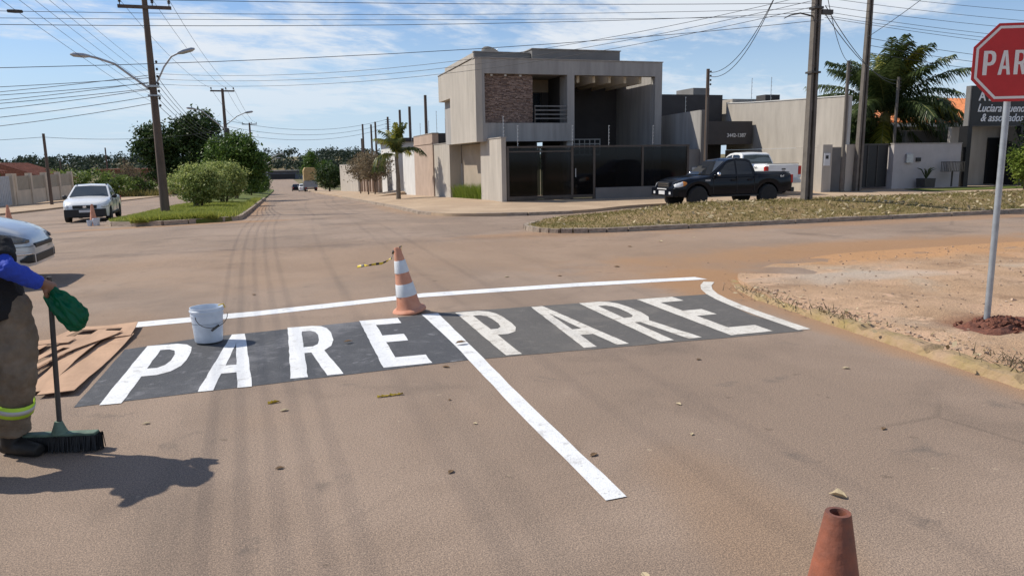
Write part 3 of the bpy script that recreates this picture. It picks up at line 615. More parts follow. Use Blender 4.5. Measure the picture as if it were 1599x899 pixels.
# tiled house far right
M_TILE = mat('orange_clay_tile', (.62, .22, .085), .85, .22, 5, .3, 20)
th = empty('tiled_house', (38.5, 36, 0), 0, 'house with orange clay tile roof behind the palm', 'house')
bx('wall_body', M_STUCCO_G, th, -2.4, 12, 2, 10, -.3, 3.3); bx('eave_board', M_WHITEW, th, -2.9, 12.5, 1.35, 1.45, 3.22, 3.48)
rf = MB().add([(-3, 1.3, 3.48), (12.6, 1.3, 3.48), (12.6, 6, 5.3), (4.2, 6, 5.3), (-3, 10.5, 3.48), (12.6, 10.5, 3.48)], [(0, 1, 2, 3), (0, 3, 4), (3, 2, 5, 4), (0, 4, 5, 1), (1, 5, 2)]).build('roof', M_TILE, th)
for k in range(46):
    x = -2.8+k*.335; tp = 1.3+min(4.7, max(.2, (x+3)*4.7/7.2)); z2 = 3.48+(tp-1.3)*1.82/4.7
    MB().tube([(x, 1.22, 3.50), (x, tp, z2+.03)], .085, 6).build('tile_row', M_TILE, rf)
fw = wall_thing('boundary_wall', 'mid grey inner wall below the orange tiled roof', M_STUCCO_G, 32.2, 41.5, 32.2, 32.4, -.3, 2.75)
# dark advertising building at the right edge
ad = empty('law_office_front', (31.7, 27.9, 0), 0, 'black fronted office with white lettering at the right edge', 'office')
M_BLK = mat('black_cladding', (.012, .012, .013), .45, .15, 4)
M_LET = mat('white_lettering', (.80, .80, .80), .6, .03, 3)
bx('sign_board', M_BLK, ad, 0, 8.6, 0, .3, 2.83, 4.70)
bx('side_post', M_BLK, ad, -.05, .22, .02, .5, -.2, 2.83)
bx('fluted_edge', M_STUCCO_G, ad, -.08, 0, .02, .28, 2.83, 4.70)
T_ = Matrix.Translation
text('lettering', 'A D', .62, M_LET, ad, T_((.42, -.012, 4.02)) @ FACE_S, .012, 0, .012)
text('lettering', 'Luciara Bueno S', .52, M_LET, ad, T_((.38, -.012, 3.50)) @ FACE_S, .012, .3, .005)
text('lettering', '& associados', .52, M_LET, ad, T_((.62, -.012, 3.05)) @ FACE_S, .012, .3, .005)
bx('wall_body', M_STUCCO_L, ad, .25, 8.6, 1.2, 1.4, -.3, 2.83); bx('doorway', M_BLK, ad, 2.6, 4.8, 1.1, 1.19, 0, 2.3)
bx('louvre_frame', M_BLK, ad, 3.2, 6.5, -.1, 1.0, -.1, 2.82)
for k in range(7): bx('louvre', M_STEEL, ad, 3.4, 6.3, -.14, -.11, .5+k*.32, .56+k*.32)

# ------------------------------------------------------------------ left side buildings
M_ROOFR = mat('old_red_roof_tile', (.30, .12, .075), .9, .3, 4, .3, 20)
M_FENCEP = mat('beige_fence_plaster', (.55, .46, .36), .9, .1, 1.2, .2, 30)
lf = empty('panelled_fence', (-19, 61, -1.3), 0, 'pale beige fence with square piers and mesh panels at far left', 'fence')
bx('low_wall', M_FENCEP, lf, -.1, .1, 2.6, 19, 0, 1.15)
for y in (2.3, 2.9, 6.6, 10.5, 14.6, 18.8): bx('pier', M_FENCEP, lf, -.2, .2, y, y+.42, 0, 2.42)
M_MESH = mat('grey_mesh_panel', (.30, .27, .22), .85, .2, 30)
for y0, y1 in ((3.33, 6.59), (7.03, 10.49), (10.93, 14.59), (15.03, 18.79)):
    p = bx('mesh_panel', M_MESH, lf, -.03, .03, y0, y1, 1.152, 2.22)
    for k in range(int((y1-y0)/.3)): bx('bar', M_FENCEP, p, .03, .05, y0+.15+k*.3, y0+.19+k*.3, 1.152, 2.2)
lg = empty('sheet_gate', (-19, 56, -1.2), 0, 'grey corrugated metal gate at the left edge of the view', 'gate')
bx('gate_leaf', mat('grey_sheet', (.45, .46, .48), .6, .08, 4), lg, -.04, .04, 0, 7.2, .05, 2.15)
for k in range(20): bx('rib', MATS['grey_sheet'], lg, .04, .065, .2+k*.35, .3+k*.35, .08, 2.1)
for i, (loc, lab, w_, d_, hgt) in enumerate((((-29.5, 70, -1.4), 'red tiled house behind the panelled fence, higher roof', 9, 9, 2.6), ((-26.5, 86, -2), 'lower red tiled roof house farther along the left street', 8, 8, 2.2))):
    t = empty('tiled_house', loc, 0, lab, 'house')
    bx('wall_body', M_OCHRE, t, -w_/2, w_/2, 0, d_, 0, hgt)
    rr = MB().prism([(-w_/2-.7, hgt-.1), (w_/2+.9, hgt-.1), (0, hgt+1.75)], -.8, d_+.8, 'y').build('roof', M_ROOFR, t)
    for k in range(18): MB().tube([(w_/2+.95, -.7+k*(d_+1.4)/17, hgt-.02), (0, -.7+k*(d_+1.4)/17, hgt+1.78)], .09, 6).build('tile_row', M_ROOFR, rr)
    bx('window', M_GLASSW, t, 1.2-w_/2, 2.6-w_/2, -.05, 0, .9, 2.0); bx('window', M_GLASSW, t, w_/2, w_/2+.03, 2, 4, .9, 1.9)
def brickmat():
    m = bpy.data.materials.new('raw_brick'); m.use_nodes = True; n, l = m.node_tree.nodes, m.node_tree.links
    b = n['Principled BSDF']; b.inputs['Roughness'].default_value = .9
    t = n.new('ShaderNodeTexCoord'); mp = n.new('ShaderNodeMapping'); mp.inputs['Rotation'].default_value = (R(90), 0, 0); l.new(t.outputs['Object'], mp.inputs[0])
    br = n.new('ShaderNodeTexBrick'); br.inputs['Scale'].default_value = 2.2; br.inputs['Color1'].default_value = (.34, .15, .09, 1); br.inputs['Color2'].default_value = (.24, .11, .075, 1); br.inputs['Mortar'].default_value = (.3, .25, .2, 1)
    l.new(mp.outputs[0], br.inputs[0]); l.new(br.outputs[0], b.inputs['Base Color']); return m
bh = empty('brick_house', (-21.5, 120, -2.9), 0, 'unplastered brick house with white lower walls beyond the weeds', 'house')
bx('wall_body', brickmat(), bh, -3.2, 3.4, 0, 8, 1.6, 3.8); bx('lower_wall', M_WHITEW, bh, -3.3, -.4, -.6, 0, 0, 2.4); bx('lower_wall', M_WHITEW, bh, 1.0, 3.4, -.5, 0, 0, 1.7)
bx('roof', M_ROOFR, bh, -3.6, 3.8, -.4, 8.4, 3.8, 4.0); bx('window', M_GLASSW, bh, 1.6, 2.6, -.55, -.5, .7, 1.3)
db = empty('long_dark_shed', (1, 365, -6.2), 0, 'long low dark shed closing the far end of the street', 'building')
bx('wall_body', mat('blue_grey_cladding', (.10, .11, .13), .8, .2, .5), db, -25, 30, 0, 12, 0, 3.9); bx('roof', M_STUCCO_G, db, -26, 31, -1, 13, 3.9, 4.3); bx('opening', M_BLACKPL, db, -5, 6, -.1, 0, .4, 2.6)

# ------------------------------------------------------------------ poles, lamps and wires
def hpole(name, label, x, y, z, ht, w0, w1, rz=0, lean=(0, 0)):
    t = empty(name, (x, y, z), rz, label, 'utility pole', None)
    ML = M_CONC; n = 9
    def prof(w, zz): return w0+(w1-w0)*zz/ht
    for s in (-1, 1):
        v = []; 
        for zz in (0, ht):
            w = prof(0, zz); a, b = s*w*.5, s*w*.16; d = w*.36; ox, oy = lean[0]*zz, lean[1]*zz
            v += [(a+ox, -d+oy, zz), (b+ox, -d+oy, zz), (b+ox, d+oy, zz), (a+ox, d+oy, zz)]
        MB().add(v, [(0,1,2,3),(4,5,6,7),(0,1,5,4),(1,2,6,5),(2,3,7,6),(3,0,4,7)]).build('flange', ML, t)
    step = 1.15
    for k in range(int(ht/step)):
        zz = .25+k*step; w = prof(0, zz)
        bx('web', ML, t, -w*.22+lean[0]*zz, w*.22+lean[0]*zz, -w*.1+lean[1]*zz, w*.1+lean[1]*zz, zz, zz+(.22 if k else .5))
    MB().add([(-w0*.22, .01, 0), (w0*.22, .01, 0), (w1*.22+lean[0]*ht, .01, ht*.99), (-w1*.22+lean[0]*ht, .01, ht*.99), (-w0*.22, .05, 0), (w0*.22, .05, 0), (w1*.22+lean[0]*ht, .05, ht*.99), (-w1*.22+lean[0]*ht, .05, ht*.99)], [(0,1,2,3),(4,5,6,7),(0,1,5,4),(1,2,6,5),(2,3,7,6),(3,0,4,7)]).build('web_panel', ML, t)
    return t
def roundpole(name, label, x, y, z, ht, r0, r1, m, cross=None, lean=(0, 0), group=None, cat='utility pole', rz=0):
    t = empty(name, (x, y, z), rz, label, cat, group)
    MB().tube([(0, 0, -.3), (lean[0]*ht*.5, lean[1]*ht*.5, ht*.5), (lean[0]*ht, lean[1]*ht, ht)], [r0, (r0+r1)/2, r1], 10).build('shaft', m, t, smooth=True)
    if cross:
        zc, wd = cross; lx, ly = lean[0]*zc, lean[1]*zc
        bx('crossarm', m, t, lx-wd/2, lx+wd/2, ly-.16, ly-.05, zc-.06, zc+.06)
        for k in (-.95, .3, .95):
            i_ = MB().lathe([(.015, 0), (.02, .1), (.06, .12), (.045, .17), (.065, .19), (.03, .25), (.0001, .27)], 10, (lx+k*wd/2*.97, ly-.1, zc+.05)).build('insulator', M_IRON, t, smooth=True)
    return t
def lamp_arm(t, pts, r, headdir):
    MB().tube(pts, r, 8).build('lamp_arm', M_STEEL, t, smooth=True)
    p = Vector(pts[-1]); d = Vector(headdir).normalized()
    MB().tube([p-d*.05, p+d*.15, p+d*.5, p+d*.62], [.05, .09, .085, .03], 8).build('lamp_head', M_STEEL, t, smooth=True)
p1 = roundpole('utility_pole', 'tall dark pole with crossarm and two lamp arms on the left grass median', -4.55, 33.1, -.42, 9.2, .185, .095, M_WOODPOLE, (8.07, 1.9), (-.0035, 0))
lamp_arm(p1, [(-.05, 0, 4.9), (-.6, 0, 5.35), (-1.3, 0, 5.92), (-1.9, 0, 6.13), (-2.2, 0, 6.2)], .045, (-1, 0, .08))
lamp_arm(p1, [(.12, 0, 5.2), (.45, 0, 5.85), (.75, 0, 6.25), (1.05, 0, 6.4)], .035, (1, 0, .3))
for k in range(7): MB().lathe([(.03, 0), (.05, .05), (.03, .1)], 8, (.19, -.05, 4.3+k*.28)).build('spool_insulator', M_IRON, p1)
bx('strap', M_STEEL, p1, -.2, .2, -.2, .2, 5.05, 5.13); bx('strap', M_STEEL, p1, -.21, .21, -.21, .21, 4.7, 4.76)
p2 = roundpole('utility_pole', 'second pole with crossarm and lamp arms farther along the median', -4.1, 68, -1.15, 8.95, .2, .11, M_WOODPOLE, (8.75, 1.9))
lamp_arm(p2, [(-.05, 0, 5.6), (-.9, 0, 6.4), (-1.7, 0, 7.1), (-2.3, 0, 7.3)], .045, (-1, 0, .1))
lamp_arm(p2, [(.1, 0, 6.0), (1, 0, 6.7), (1.7, 0, 7.0)], .04, (1, 0, .15))
tr_ = MB().lathe([(.0001, 5.0), (.22, 5.05), (.24, 5.5), (.2, 5.7), (.0001, 5.75)], 12, (.1, -.25, 0)).build('transformer', M_IRON, p2)
roundpole('utility_pole', 'third pole with short crossarm far along the median', -3.55, 112, -2.4, 9.6, .2, .12, M_WOODPOLE, (9.4, 2.0))
bx('switch_box', M_IRON, bpy.data.objects['utility_pole.002'], -.8, .8, -.2, -.05, 6.6, 6.75)
p4 = roundpole('street_lamp', 'far double street lamp above the median bushes', -2.2, 150, -3.6, 5.6, .1, .07, M_STEEL, cat='street lamp')
lamp_arm(p4, [(0, 0, 5.3), (1.0, 0, 6.3), (2.6, 0, 6.9)], .05, (1, 0, .1)); lamp_arm(p4, [(0, 0, 5.0), (1.0, 0, 5.7), (2.0, 0, 6.1)], .05, (1, 0, .1))
q1 = hpole('utility_pole', 'nearer grey concrete pole standing on the leafy median', 13.92, 17.2, .2, 9.6, .26, .165)
MB().tube([(-.1, 0, 5.02), (-.5, 0, 5.08), (-.8, 0, 5.02), (-1.0, 0, 4.93)], [.022, .02, .016, .01], 8).build('guy_arm', M_IRON, q1, smooth=True)
bx('strap', M_IRON, q1, -.14, .14, -.12, .12, 5.2, 5.26); bx('bracket', M_IRON, q1, .15, .5, -.06, .06, 5.08, 5.2); bx('bracket', M_IRON, q1, .13, .3, -.06, .06, 5.5, 5.6); bx('strap', M_IRON, q1, -.15, .15, -.13, .13, 3.55, 3.6)
q2 = hpole('utility_pole', 'farther leaning concrete pole beside the black gate', 24.95, 27.5, -.05, 9.5, .32, .20, 0, (.012, 0))
for i, (x, y, z0, ht, lab) in enumerate(((17.22, 27.7, 0, 5.15, 'thin service post with meter pipe beside the smoked glass fence'), (24.0, 27.4, 0, 5.6, 'thin service post standing in front of the tall beige wall'), (30.3, 31.0, 0, 5.4, 'pale thin service post between the palm and the lilac wall'))):
    t = roundpole('service_post', lab, x, y, z0, ht, .085, .07, M_CONC if i else M_WOODPOLE, cat='post')
    for k in range(4): MB().lathe([(.02, 0), (.045, .04), (.02, .08)], 8, (.1, -.05, ht-.15-k*.17)).build('spool_insulator', M_IRON, t)
    if i == 0: bx('conduit', M_STUCCO_D, t, -.09, -.03, -.16, -.1, 0, 4)
for i, (x, y, ht, lab) in enumerate(((10.6, 75, 7.4, 'tallest of the poles above the street walls beyond the small palm'), (10.0, 84, 7.4, 'bare pole in the row of three over the far street walls'), (10.35, 83, 7.6, 'bare pole in the row of three over the far street walls'), (9.3, 86, 7.6, 'bare pole in the row of three over the far street walls'), (10.6, 100, 6.9, 'short distant pole at the end of the street walls'), (10.4, 66, 7.2, 'thin pole just left of the small palm crown'), (9.9, 58, 6.7, 'pole behind the small palm fronds'), (10.2, 53, 7.0, 'thick pole touching the top of the small palm'), (9.6, 43.5, 4.6, 'short dark post behind the pinkish street wall'))):
    t = roundpole('street_pole', lab, x, y, H(x, y), ht, .13, .1, M_WOODPOLE, cat='pole', group='bare poles over the far street walls' if i in (1, 2, 3) else None)
    if i == 0:
        for k in range(5): bx('bracket', M_IRON, t, -.25, .25, -.05, .05, ht-.3-k*.22, ht-.26-k*.22)
for i, (x, y, ht, lab) in enumerate(((-16.1, 62, 5.2, 'dark pole rising behind the panelled fence on the left'), (-24.0, 122, 7, 'thin far pole left of the brick house'), (-19.9, 112, 5.1, 'dark post in front of the brick house'), (-29, 118, 5.2, 'faint distant pole over the hedge on the left'))):
    roundpole('street_pole', lab, x, y, H(x, y), ht, .12, .09, M_WOODPOLE, cat='pole')
# electric fence masts on the walls
def mast(x, y, z, ht, lab, grp=None):
    t = empty('electric_fence_mast', (x, y, z), 0, lab, 'fence mast', grp)
    MB().tube([(0, 0, -.1), (0, 0, ht)], .013, 6).build('rod', M_STEEL, t)
    for k in range(6): MB().lathe([(.012, 0), (.03, .015), (.012, .03)], 8, (.02, 0, ht*.15+k*ht*.16)).build('insulator', M_WHITEW, t)
for x, lab in ((8.42, 'electric fence mast at the left end of the smoked glass fence'), (9.0, 'second electric fence mast from the left over the glass fence'), (11.3, 'electric fence mast above the glass fence near its door'), (12.9, 'electric fence mast in front of the dark porch'), (14.9, 'rightmost electric fence mast over the glass fence')): mast(x, 28.03, 2.05 if x > 8.5 else 2.4, .85, lab)
for y in (42.5, 45, 47.5, 50.5, 54): mast(9.3, y, 2.6 if y > 47 else 3.05, 1.5, 'thin electric fence mast over the left street walls', 'electric fence masts over the street walls')
for x, y, z in ((20.3, 34.7, 3.4), (24.5, 33.4, 4.3), (25.5, 36.5, 4.6), (40, 37, 4.2), (40.6, 36, 4.2)): mast(x, y, z, 1.25, 'thin electric fence mast over the walls right of the house', 'electric fence masts right of the house')

ORD = ['lowest', 'second lowest', 'third from below', 'fourth from below', 'fifth from below', 'topmost']
def wire(p0, p1, sag, lab, grp, r=.009, n=18):
    p0, p1 = Vector(p0), Vector(p1)
    o = MB().tube([p0.lerp(p1, i/n)-Vector((0, 0, sag*4*(i/n)*(1-i/n))) for i in range(n+1)], r, 5).build('power_line', M_WIRE, None, fix=False)
    tag(o, lab, 'wire', grp)
g1 = 'lines along the left median poles'
for k in (-.9, .3, .9):
    wire((-4.58+k, 33, 7.95), (-4.1+k, 67.9, 7.85), .5, 'bare line from the tall left pole crossarm to the second pole', g1+' beyond', .008)
    wire((-4.1+k, 67.9, 7.85), (-3.55+k, 112, 7.2), .6, 'bare line from the second left pole to the third', g1+' far', .012)
    wire((-4.58+k, 33, 7.95), (-4.6+k, -8, 8.6), .55, 'bare line from the tall left pole crossarm passing overhead to the left', g1+' near', .004)
for k in range(5):
    wire((-4.4, 33, 3.9+k*.28), (-4.6-.1*k, -10, 6.6+k*.3), .5, ORD[k]+' service cable from the tall left pole passing overhead to the left', 'cables overhead at left', .0045)
    wire((-4.4, 33, 3.9+k*.3), (-3.95, 68, 3.7+k*.28), .75+.12*k, ORD[k]+' service cable between the first and second left median poles', 'cables between median poles', .011)
    wire((-4.7, 33, 4.0+k*.27), (-24-k, 36, 2.7+k*.33), .55, ORD[k]+' sagging cable from the tall left pole across the left carriageway', 'cables across the left carriageway', .012)
for k in range(3): wire((-3.9, 68, 4.2+k*.5), (10.6, 75, 4.9+k*.4), .9, ORD[k]+' cable crossing the far street to the street wall poles', 'cables crossing the far street', .014)
for k, (zl, zr, sg, r_) in enumerate(((5.35, 5.95, .35, .0045), (5.1, 5.8, .3, .0045), (4.75, 5.55, .25, .007), (4.55, 5.42, .35, .0055), (4.35, 5.32, .45, .0065), (4.2, 5.22, .2, .005))):
    wire((-20, 17.5-.03*k, zl), (14.0, 17.15, zr), sg, ORD[5-k]+' horizontal line across the whole sky to the leafy median pole', 'lines across the sky', r_)
wire((-20, 17.3, 3.35), (14.0, 17.0, 5.1), .62, 'lowest horizontal cable across the sky behind the tall left pole', None, .007)
for k in range(3): wire((-20, 36, 3.4+k*.5), (-4.5, 33, 4.6+k*.2), .12, ORD[k]+' short cable reaching the tall pole from the left edge', 'cables at the left edge', .012)
for k, (zl, zr, sg) in enumerate(((5.9, 5.9, .25), (5.7, 5.6, .3), (5.5, 5.3, .3), (5.35, 5.0, .35), (5.25, 4.7, .3), (5.2, 4.3, .25))):
    wire((14.2, 17.2, zl), (34, 17.3-.1*k, zr), sg, ORD[5-k]+' line running right from the leafy median pole', 'lines right of the median pole', .006)
for k in range(3): wire((14.0, 17.2, 5.5+k*.16), (-4.4, 33, 4.75+k*.2), .75, ORD[k]+' cable from the leafy median pole over the house to the left pole', 'cables over the house', .007)
for k in range(2): wire((14.9, 19.9, 6.9+.05*k), (17.22, 27.6, 5.0-k*.15), .75+.15*k, ('upper', 'lower')[k]+' drop cable curving down to the service post by the glass fence', 'drop cables to the service post', .012)
wire((14.2, 17.2, 5.9), (24.0, 27.3, 5.5), .45, 'drop cable to the service post at the tall beige wall', None, .01)
for k in range(2): wire((14.2, 17.2, 5.3+.2*k), (30.3, 31, 5.25-.2*k), .5, ('lower', 'upper')[k]+' drop cable to the pale service post near the palm', 'drop cables near the palm', .012)
for k in range(3): wire((25.0, 27.5, 6.0+k*.3), (46, 26.5, 4.9+k*.35), .4, ORD[k]+' line running right from the farther concrete pole', 'lines right of the far concrete pole', .011)
wire((24.9, 27.4, 6.6), (21.5, 16, 9.5), .3, 'steep cable reaching the farther concrete pole from overhead', None, .012)
cl = MB().lathe([(.0001, -.16), (.05, -.14), (.06, 0), (.05, .14), (.0001, .16)], 8, (0, 0, 0), 'z').build('splice_closure', M_IRON, None, smooth=True)
cl.location = (-4.72, 17.29, 4.594); cl.scale = (.6, .6, .9); cl.rotation_euler = (0, R(90), 0); tag(cl, 'dark cable splice hanging on a line at the upper left', 'cable splice')
wire((-16.1, 62, 3.7), (-4.2, 68, 4.4), .4, 'far thin cable from the left fence pole to the median pole', None, .014)
wire((-16.1, 62, 3.7), (-34, 52, 3.0), .3, 'far thin cable leaving the left fence pole leftwards', None, .014)

# ------------------------------------------------------------------ vehicles (front towards +x)
def carpaint(name, col, rough=.28, metal=.1):
    m = mat(name, col, rough, .05, 2, metal=metal, spec=.5 if max(col) > .1 else .22, coat=.6 if max(col) > .1 else .05); return m
def interp(tab, x): return float(np.interp(x, [p[0] for p in tab], [p[1] for p in tab]))
def wheel(parent, x, y, r, w, side):
    t = MB().lathe([(r*.62, -w/2), (r*.9, -w/2), (r*.985, -w*.36), (r, -w*.2), (r, w*.2), (r*.985, w*.36), (r*.9, w/2), (r*.62, w/2)], 28, (0, 0, 0), 'y').build('wheel', M_RUBBER, parent, smooth=True)
    t.location = (x, y, r)
    rim = MB().lathe([(.0001, side*w*.30), (r*.16, side*w*.32), (r*.2, side*w*.22), (r*.52, side*w*.25), (r*.60, side*w*.44), (r*.64, side*w*.44), (r*.64, side*w*.1), (r*.2, side*w*.05)], 28, (0, 0, 0), 'y').build('rim', mat('alloy', (.30, .30, .31), .35, .1, 8, metal=.8), t, smooth=True)
    sp = MB()
    for k in range(5):
        a = k*2*math.pi/5; sp.obox((math.cos(a)*r*.38, side*w*.33, math.sin(a)*r*.38), (r*.44, .03, r*.15), 0, 0, -a)
    sp.build('spokes', MATS['alloy'], t)
def vehicle(name, label, cat, loc, rz, S, detail=True):
    t = empty(name, loc, rz, label, cat)
    Lh = S['L']/2; rw = S['rw']; xf, xr = S['xf'], S['xr']; Ra = rw*1.2; sill = S['sill']; W2 = S['W']/2; pm = S['paint']
    xs = set(np.linspace(-Lh, Lh, 46).tolist())
    for xc in (xf, xr):
        xs |= {xc+Ra*math.cos(a) for a in np.linspace(0, math.pi, 15)}; xs |= {xc-Ra-.004, xc+Ra+.004}
    xs = sorted(x for x in xs if -Lh <= x <= Lh)
    V = []; Fc = []; nsec = None
    for x in xs:
        zl = interp(S['low'], x)
        for xc in (xf, xr):
            d = abs(x-xc)
            if d < Ra: zl = max(zl, rw+math.sqrt(max(0, Ra*Ra-d*d))*.98)
        zu = interp(S['up'], x); hw = W2*interp(S['hw'], x)
        fl = 0
        for xc in (xf, xr): fl = max(fl, 1-abs(abs(x-xc)-0)/(Ra*1.25))
        hwf = hw+.025*max(0, fl)
        sec = [(hwf*.955, zl), (hwf*.99, zl+(zu-zl)*.22), (hwf, zl+(zu-zl)*.5), (hw*.985, zl+(zu-zl)*.78), (hw*.945, zu-.035), (hw*.89, zu), (hw*.5, zu+.018*S.get('crown', 1)), (0, zu+.025*S.get('crown', 1))]
        full = sec+[(-a, b) for a, b in sec[-2::-1]]; nsec = len(full); V += [(x, a, b) for a, b in full]
    n = len(xs)
    for i in range(n-1):
        for k in range(nsec): Fc.append((i*nsec+k, i*nsec+(k+1) % nsec, (i+1)*nsec+(k+1) % nsec, (i+1)*nsec+k))
    Fc += [tuple(range(nsec)), tuple((n-1)*nsec+k for k in range(nsec))]
    body = MB().add(V, Fc).build('body', pm, t, smooth=42)
    def ysurf(x, z):
        zl = interp(S['low'], x); zu = interp(S['up'], x); hw = W2*interp(S['hw'], x); f_ = (z-zl)/(zu-zl)
        fl = max(0, max(1-abs(x-xc)/(Ra*1.25) for xc in (xf, xr)))
        return float(np.interp(f_, [0, .22, .5, .78, 1-.035/(zu-zl), 1], [.955*(hw+.025*fl), .99*(hw+.025*fl), hw+.025*fl, .985*hw, .945*hw, .89*hw]))
    for (nm, m, poly) in S.get('patches', ()):
        for s in (1, -1):
            mbp = MB(); xs0, xs1 = poly[0][0], poly[-1][0]; V_ = []; Q_ = []; na = 8
            for i in range(na+1):
                x = xs0+(xs1-xs0)*i/na; za = float(np.interp(x, [p[0] for p in poly], [p[1] for p in poly])); zb_ = float(np.interp(x, [p[0] for p in poly], [p[2] for p in poly]))
                for j in range(5):
                    z = za+(zb_-za)*j/4; V_.append((x, s*(ysurf(x, z)+.007), z))
            for i in range(na):
                for j in range(4): Q_.append((i*5+j, i*5+j+1, (i+1)*5+j+1, (i+1)*5+j))
            o = mbp.add(V_, Q_).build(nm, m, t, smooth=60); q = o.modifiers.new('t', 'SOLIDIFY'); q.thickness = .02; q.offset = 0
    bx('underbody_light_block', M_BLACKPL, t, -Lh+.25, Lh-.25, -W2+.3, W2-.3, sill-.05, sill+.35)  # dark box added beneath the shell to block light between the wheel arches
    # cabin
    cb = S['cabin']; zb = S['belt']; zr = max(p[1] for p in cb); wb, wt = W2*S['cw'][0], W2*S['cw'][1]
    def yy(z): return wb+(wt-wb)*(z-zb)/(zr-zb)
    nn = len(cb); V = [(x, yy(z), z) for x, z in cb]+[(x, 0, z+.03*(z-zb)/(zr-zb)) for x, z in cb]+[(x, -yy(z), z) for x, z in cb]
    Fc = [tuple(range(nn)), tuple(range(2*nn, 3*nn))]
    for r_ in (0, 1):
        for i in range(nn-1): Fc.append((r_*nn+i, r_*nn+i+1, (r_+1)*nn+i+1, (r_+1)*nn+i))
    cab = MB().add(V, Fc).build('cabin', pm, t, smooth=30, bevel=.025)
    for s in (1, -1):
        for pane in S['panes']:
            vv = [(x, s*(yy(z)+.006), z) for x, z in pane]+[(x, s*(yy(z)-.01), z) for x, z in pane]; k = len(pane)
            MB().add(vv, [tuple(range(k)), tuple(range(k, 2*k))]+[(i, (i+1) % k, k+(i+1) % k, k+i) for i in range(k)]).build('side_window', M_DARKGLASS, t)
    for nm, (a, b) in (('windscreen', S['ws']), ('rear_window', S['rwin'])):
        d = Vector((b[0]-a[0], 0, b[1]-a[1])).normalized(); nrm = Vector((d.z, 0, -d.x)) if nm == 'windscreen' else Vector((-d.z, 0, d.x))
        if nm == 'windscreen' and nrm.x < 0: nrm = -nrm
        if nm == 'rear_window' and nrm.x > 0: nrm = -nrm
        vv = []
        for off in (.012, -.012):
            for (p, q) in ((a, .90), (b, .88)):
                for s in (1, 0, -1): vv.append(Vector((p[0], s*yy(p[1])*q, p[1]+(.026*(p[1]-zb)/(zr-zb) if s == 0 else 0)))+nrm*off)
        o = MB().add(vv, [(0,1,4,3),(1,2,5,4),(6,7,10,9),(7,8,11,10),(0,3,9,6),(2,5,11,8),(0,1,7,6),(1,2,8,7),(3,4,10,9),(4,5,11,10)]).build(nm, S.get('wsmat', M_DARKGLASS), t)
    for s in (1, -1):
        for x in (xf, xr): wheel(t, x, s*(W2-.11), rw, S['tw'], s)
        for (x0, x1, z0, z1, m, nm) in S.get('side', ()):
            bx(nm, m, t, x0, x1, s*W2*.985 if s > 0 else -W2*.985-.02, s*W2*.985+.02 if s > 0 else -W2*.985, z0, z1)
        for x, z0, z1 in S.get('seams', ()): bx('door_seam', M_BLACKPL, t, x-.008, x+.008, *( (W2*.975, W2*.998) if s > 0 else (-W2*.998, -W2*.975)), z0, z1)
        for x, z in S.get('handles', ()): bx('door_handle', S.get('hmat', pm), t, x-.1, x+.1, *((W2*.99, W2*.99+.035) if s > 0 else (-W2*.99-.035, -W2*.99)), z-.02, z+.025)
        mx_, mz = S['mirror']; mo = MB().ball((0, 0, 0), .075, .10, .085).build('mirror', S['mirmat'], t, smooth=True); mo.location = (mx_, s*(W2+.06), mz)
        MB().obox((mx_, s*(W2-.04), mz-.05), (.06, .16, .03)).build('mirror_arm', M_BLACKPL, t)
    for (nm, m, x0, x1, y0, y1, z0, z1, both) in S.get('boxes', ()):
        for s in ((1, -1) if both else (1,)):
            a, b = sorted((s*y0, s*y1)); bx(nm, m, t, x0, x1, a, b, z0, z1, bevel=.015)
    return t
M_HLDARK = mat('smoked_headlamp', (.09, .095, .10), .1, .6, 9, spec=.8)
P_BLACK = carpaint('black_pickup_paint', (.007, .009, .014), .16)
P_WHITE = carpaint('white_pickup_paint', (.74, .74, .73), .3, 0)
P_SILVER = carpaint('silver_paint', (.48, .50, .52), .3, .35)
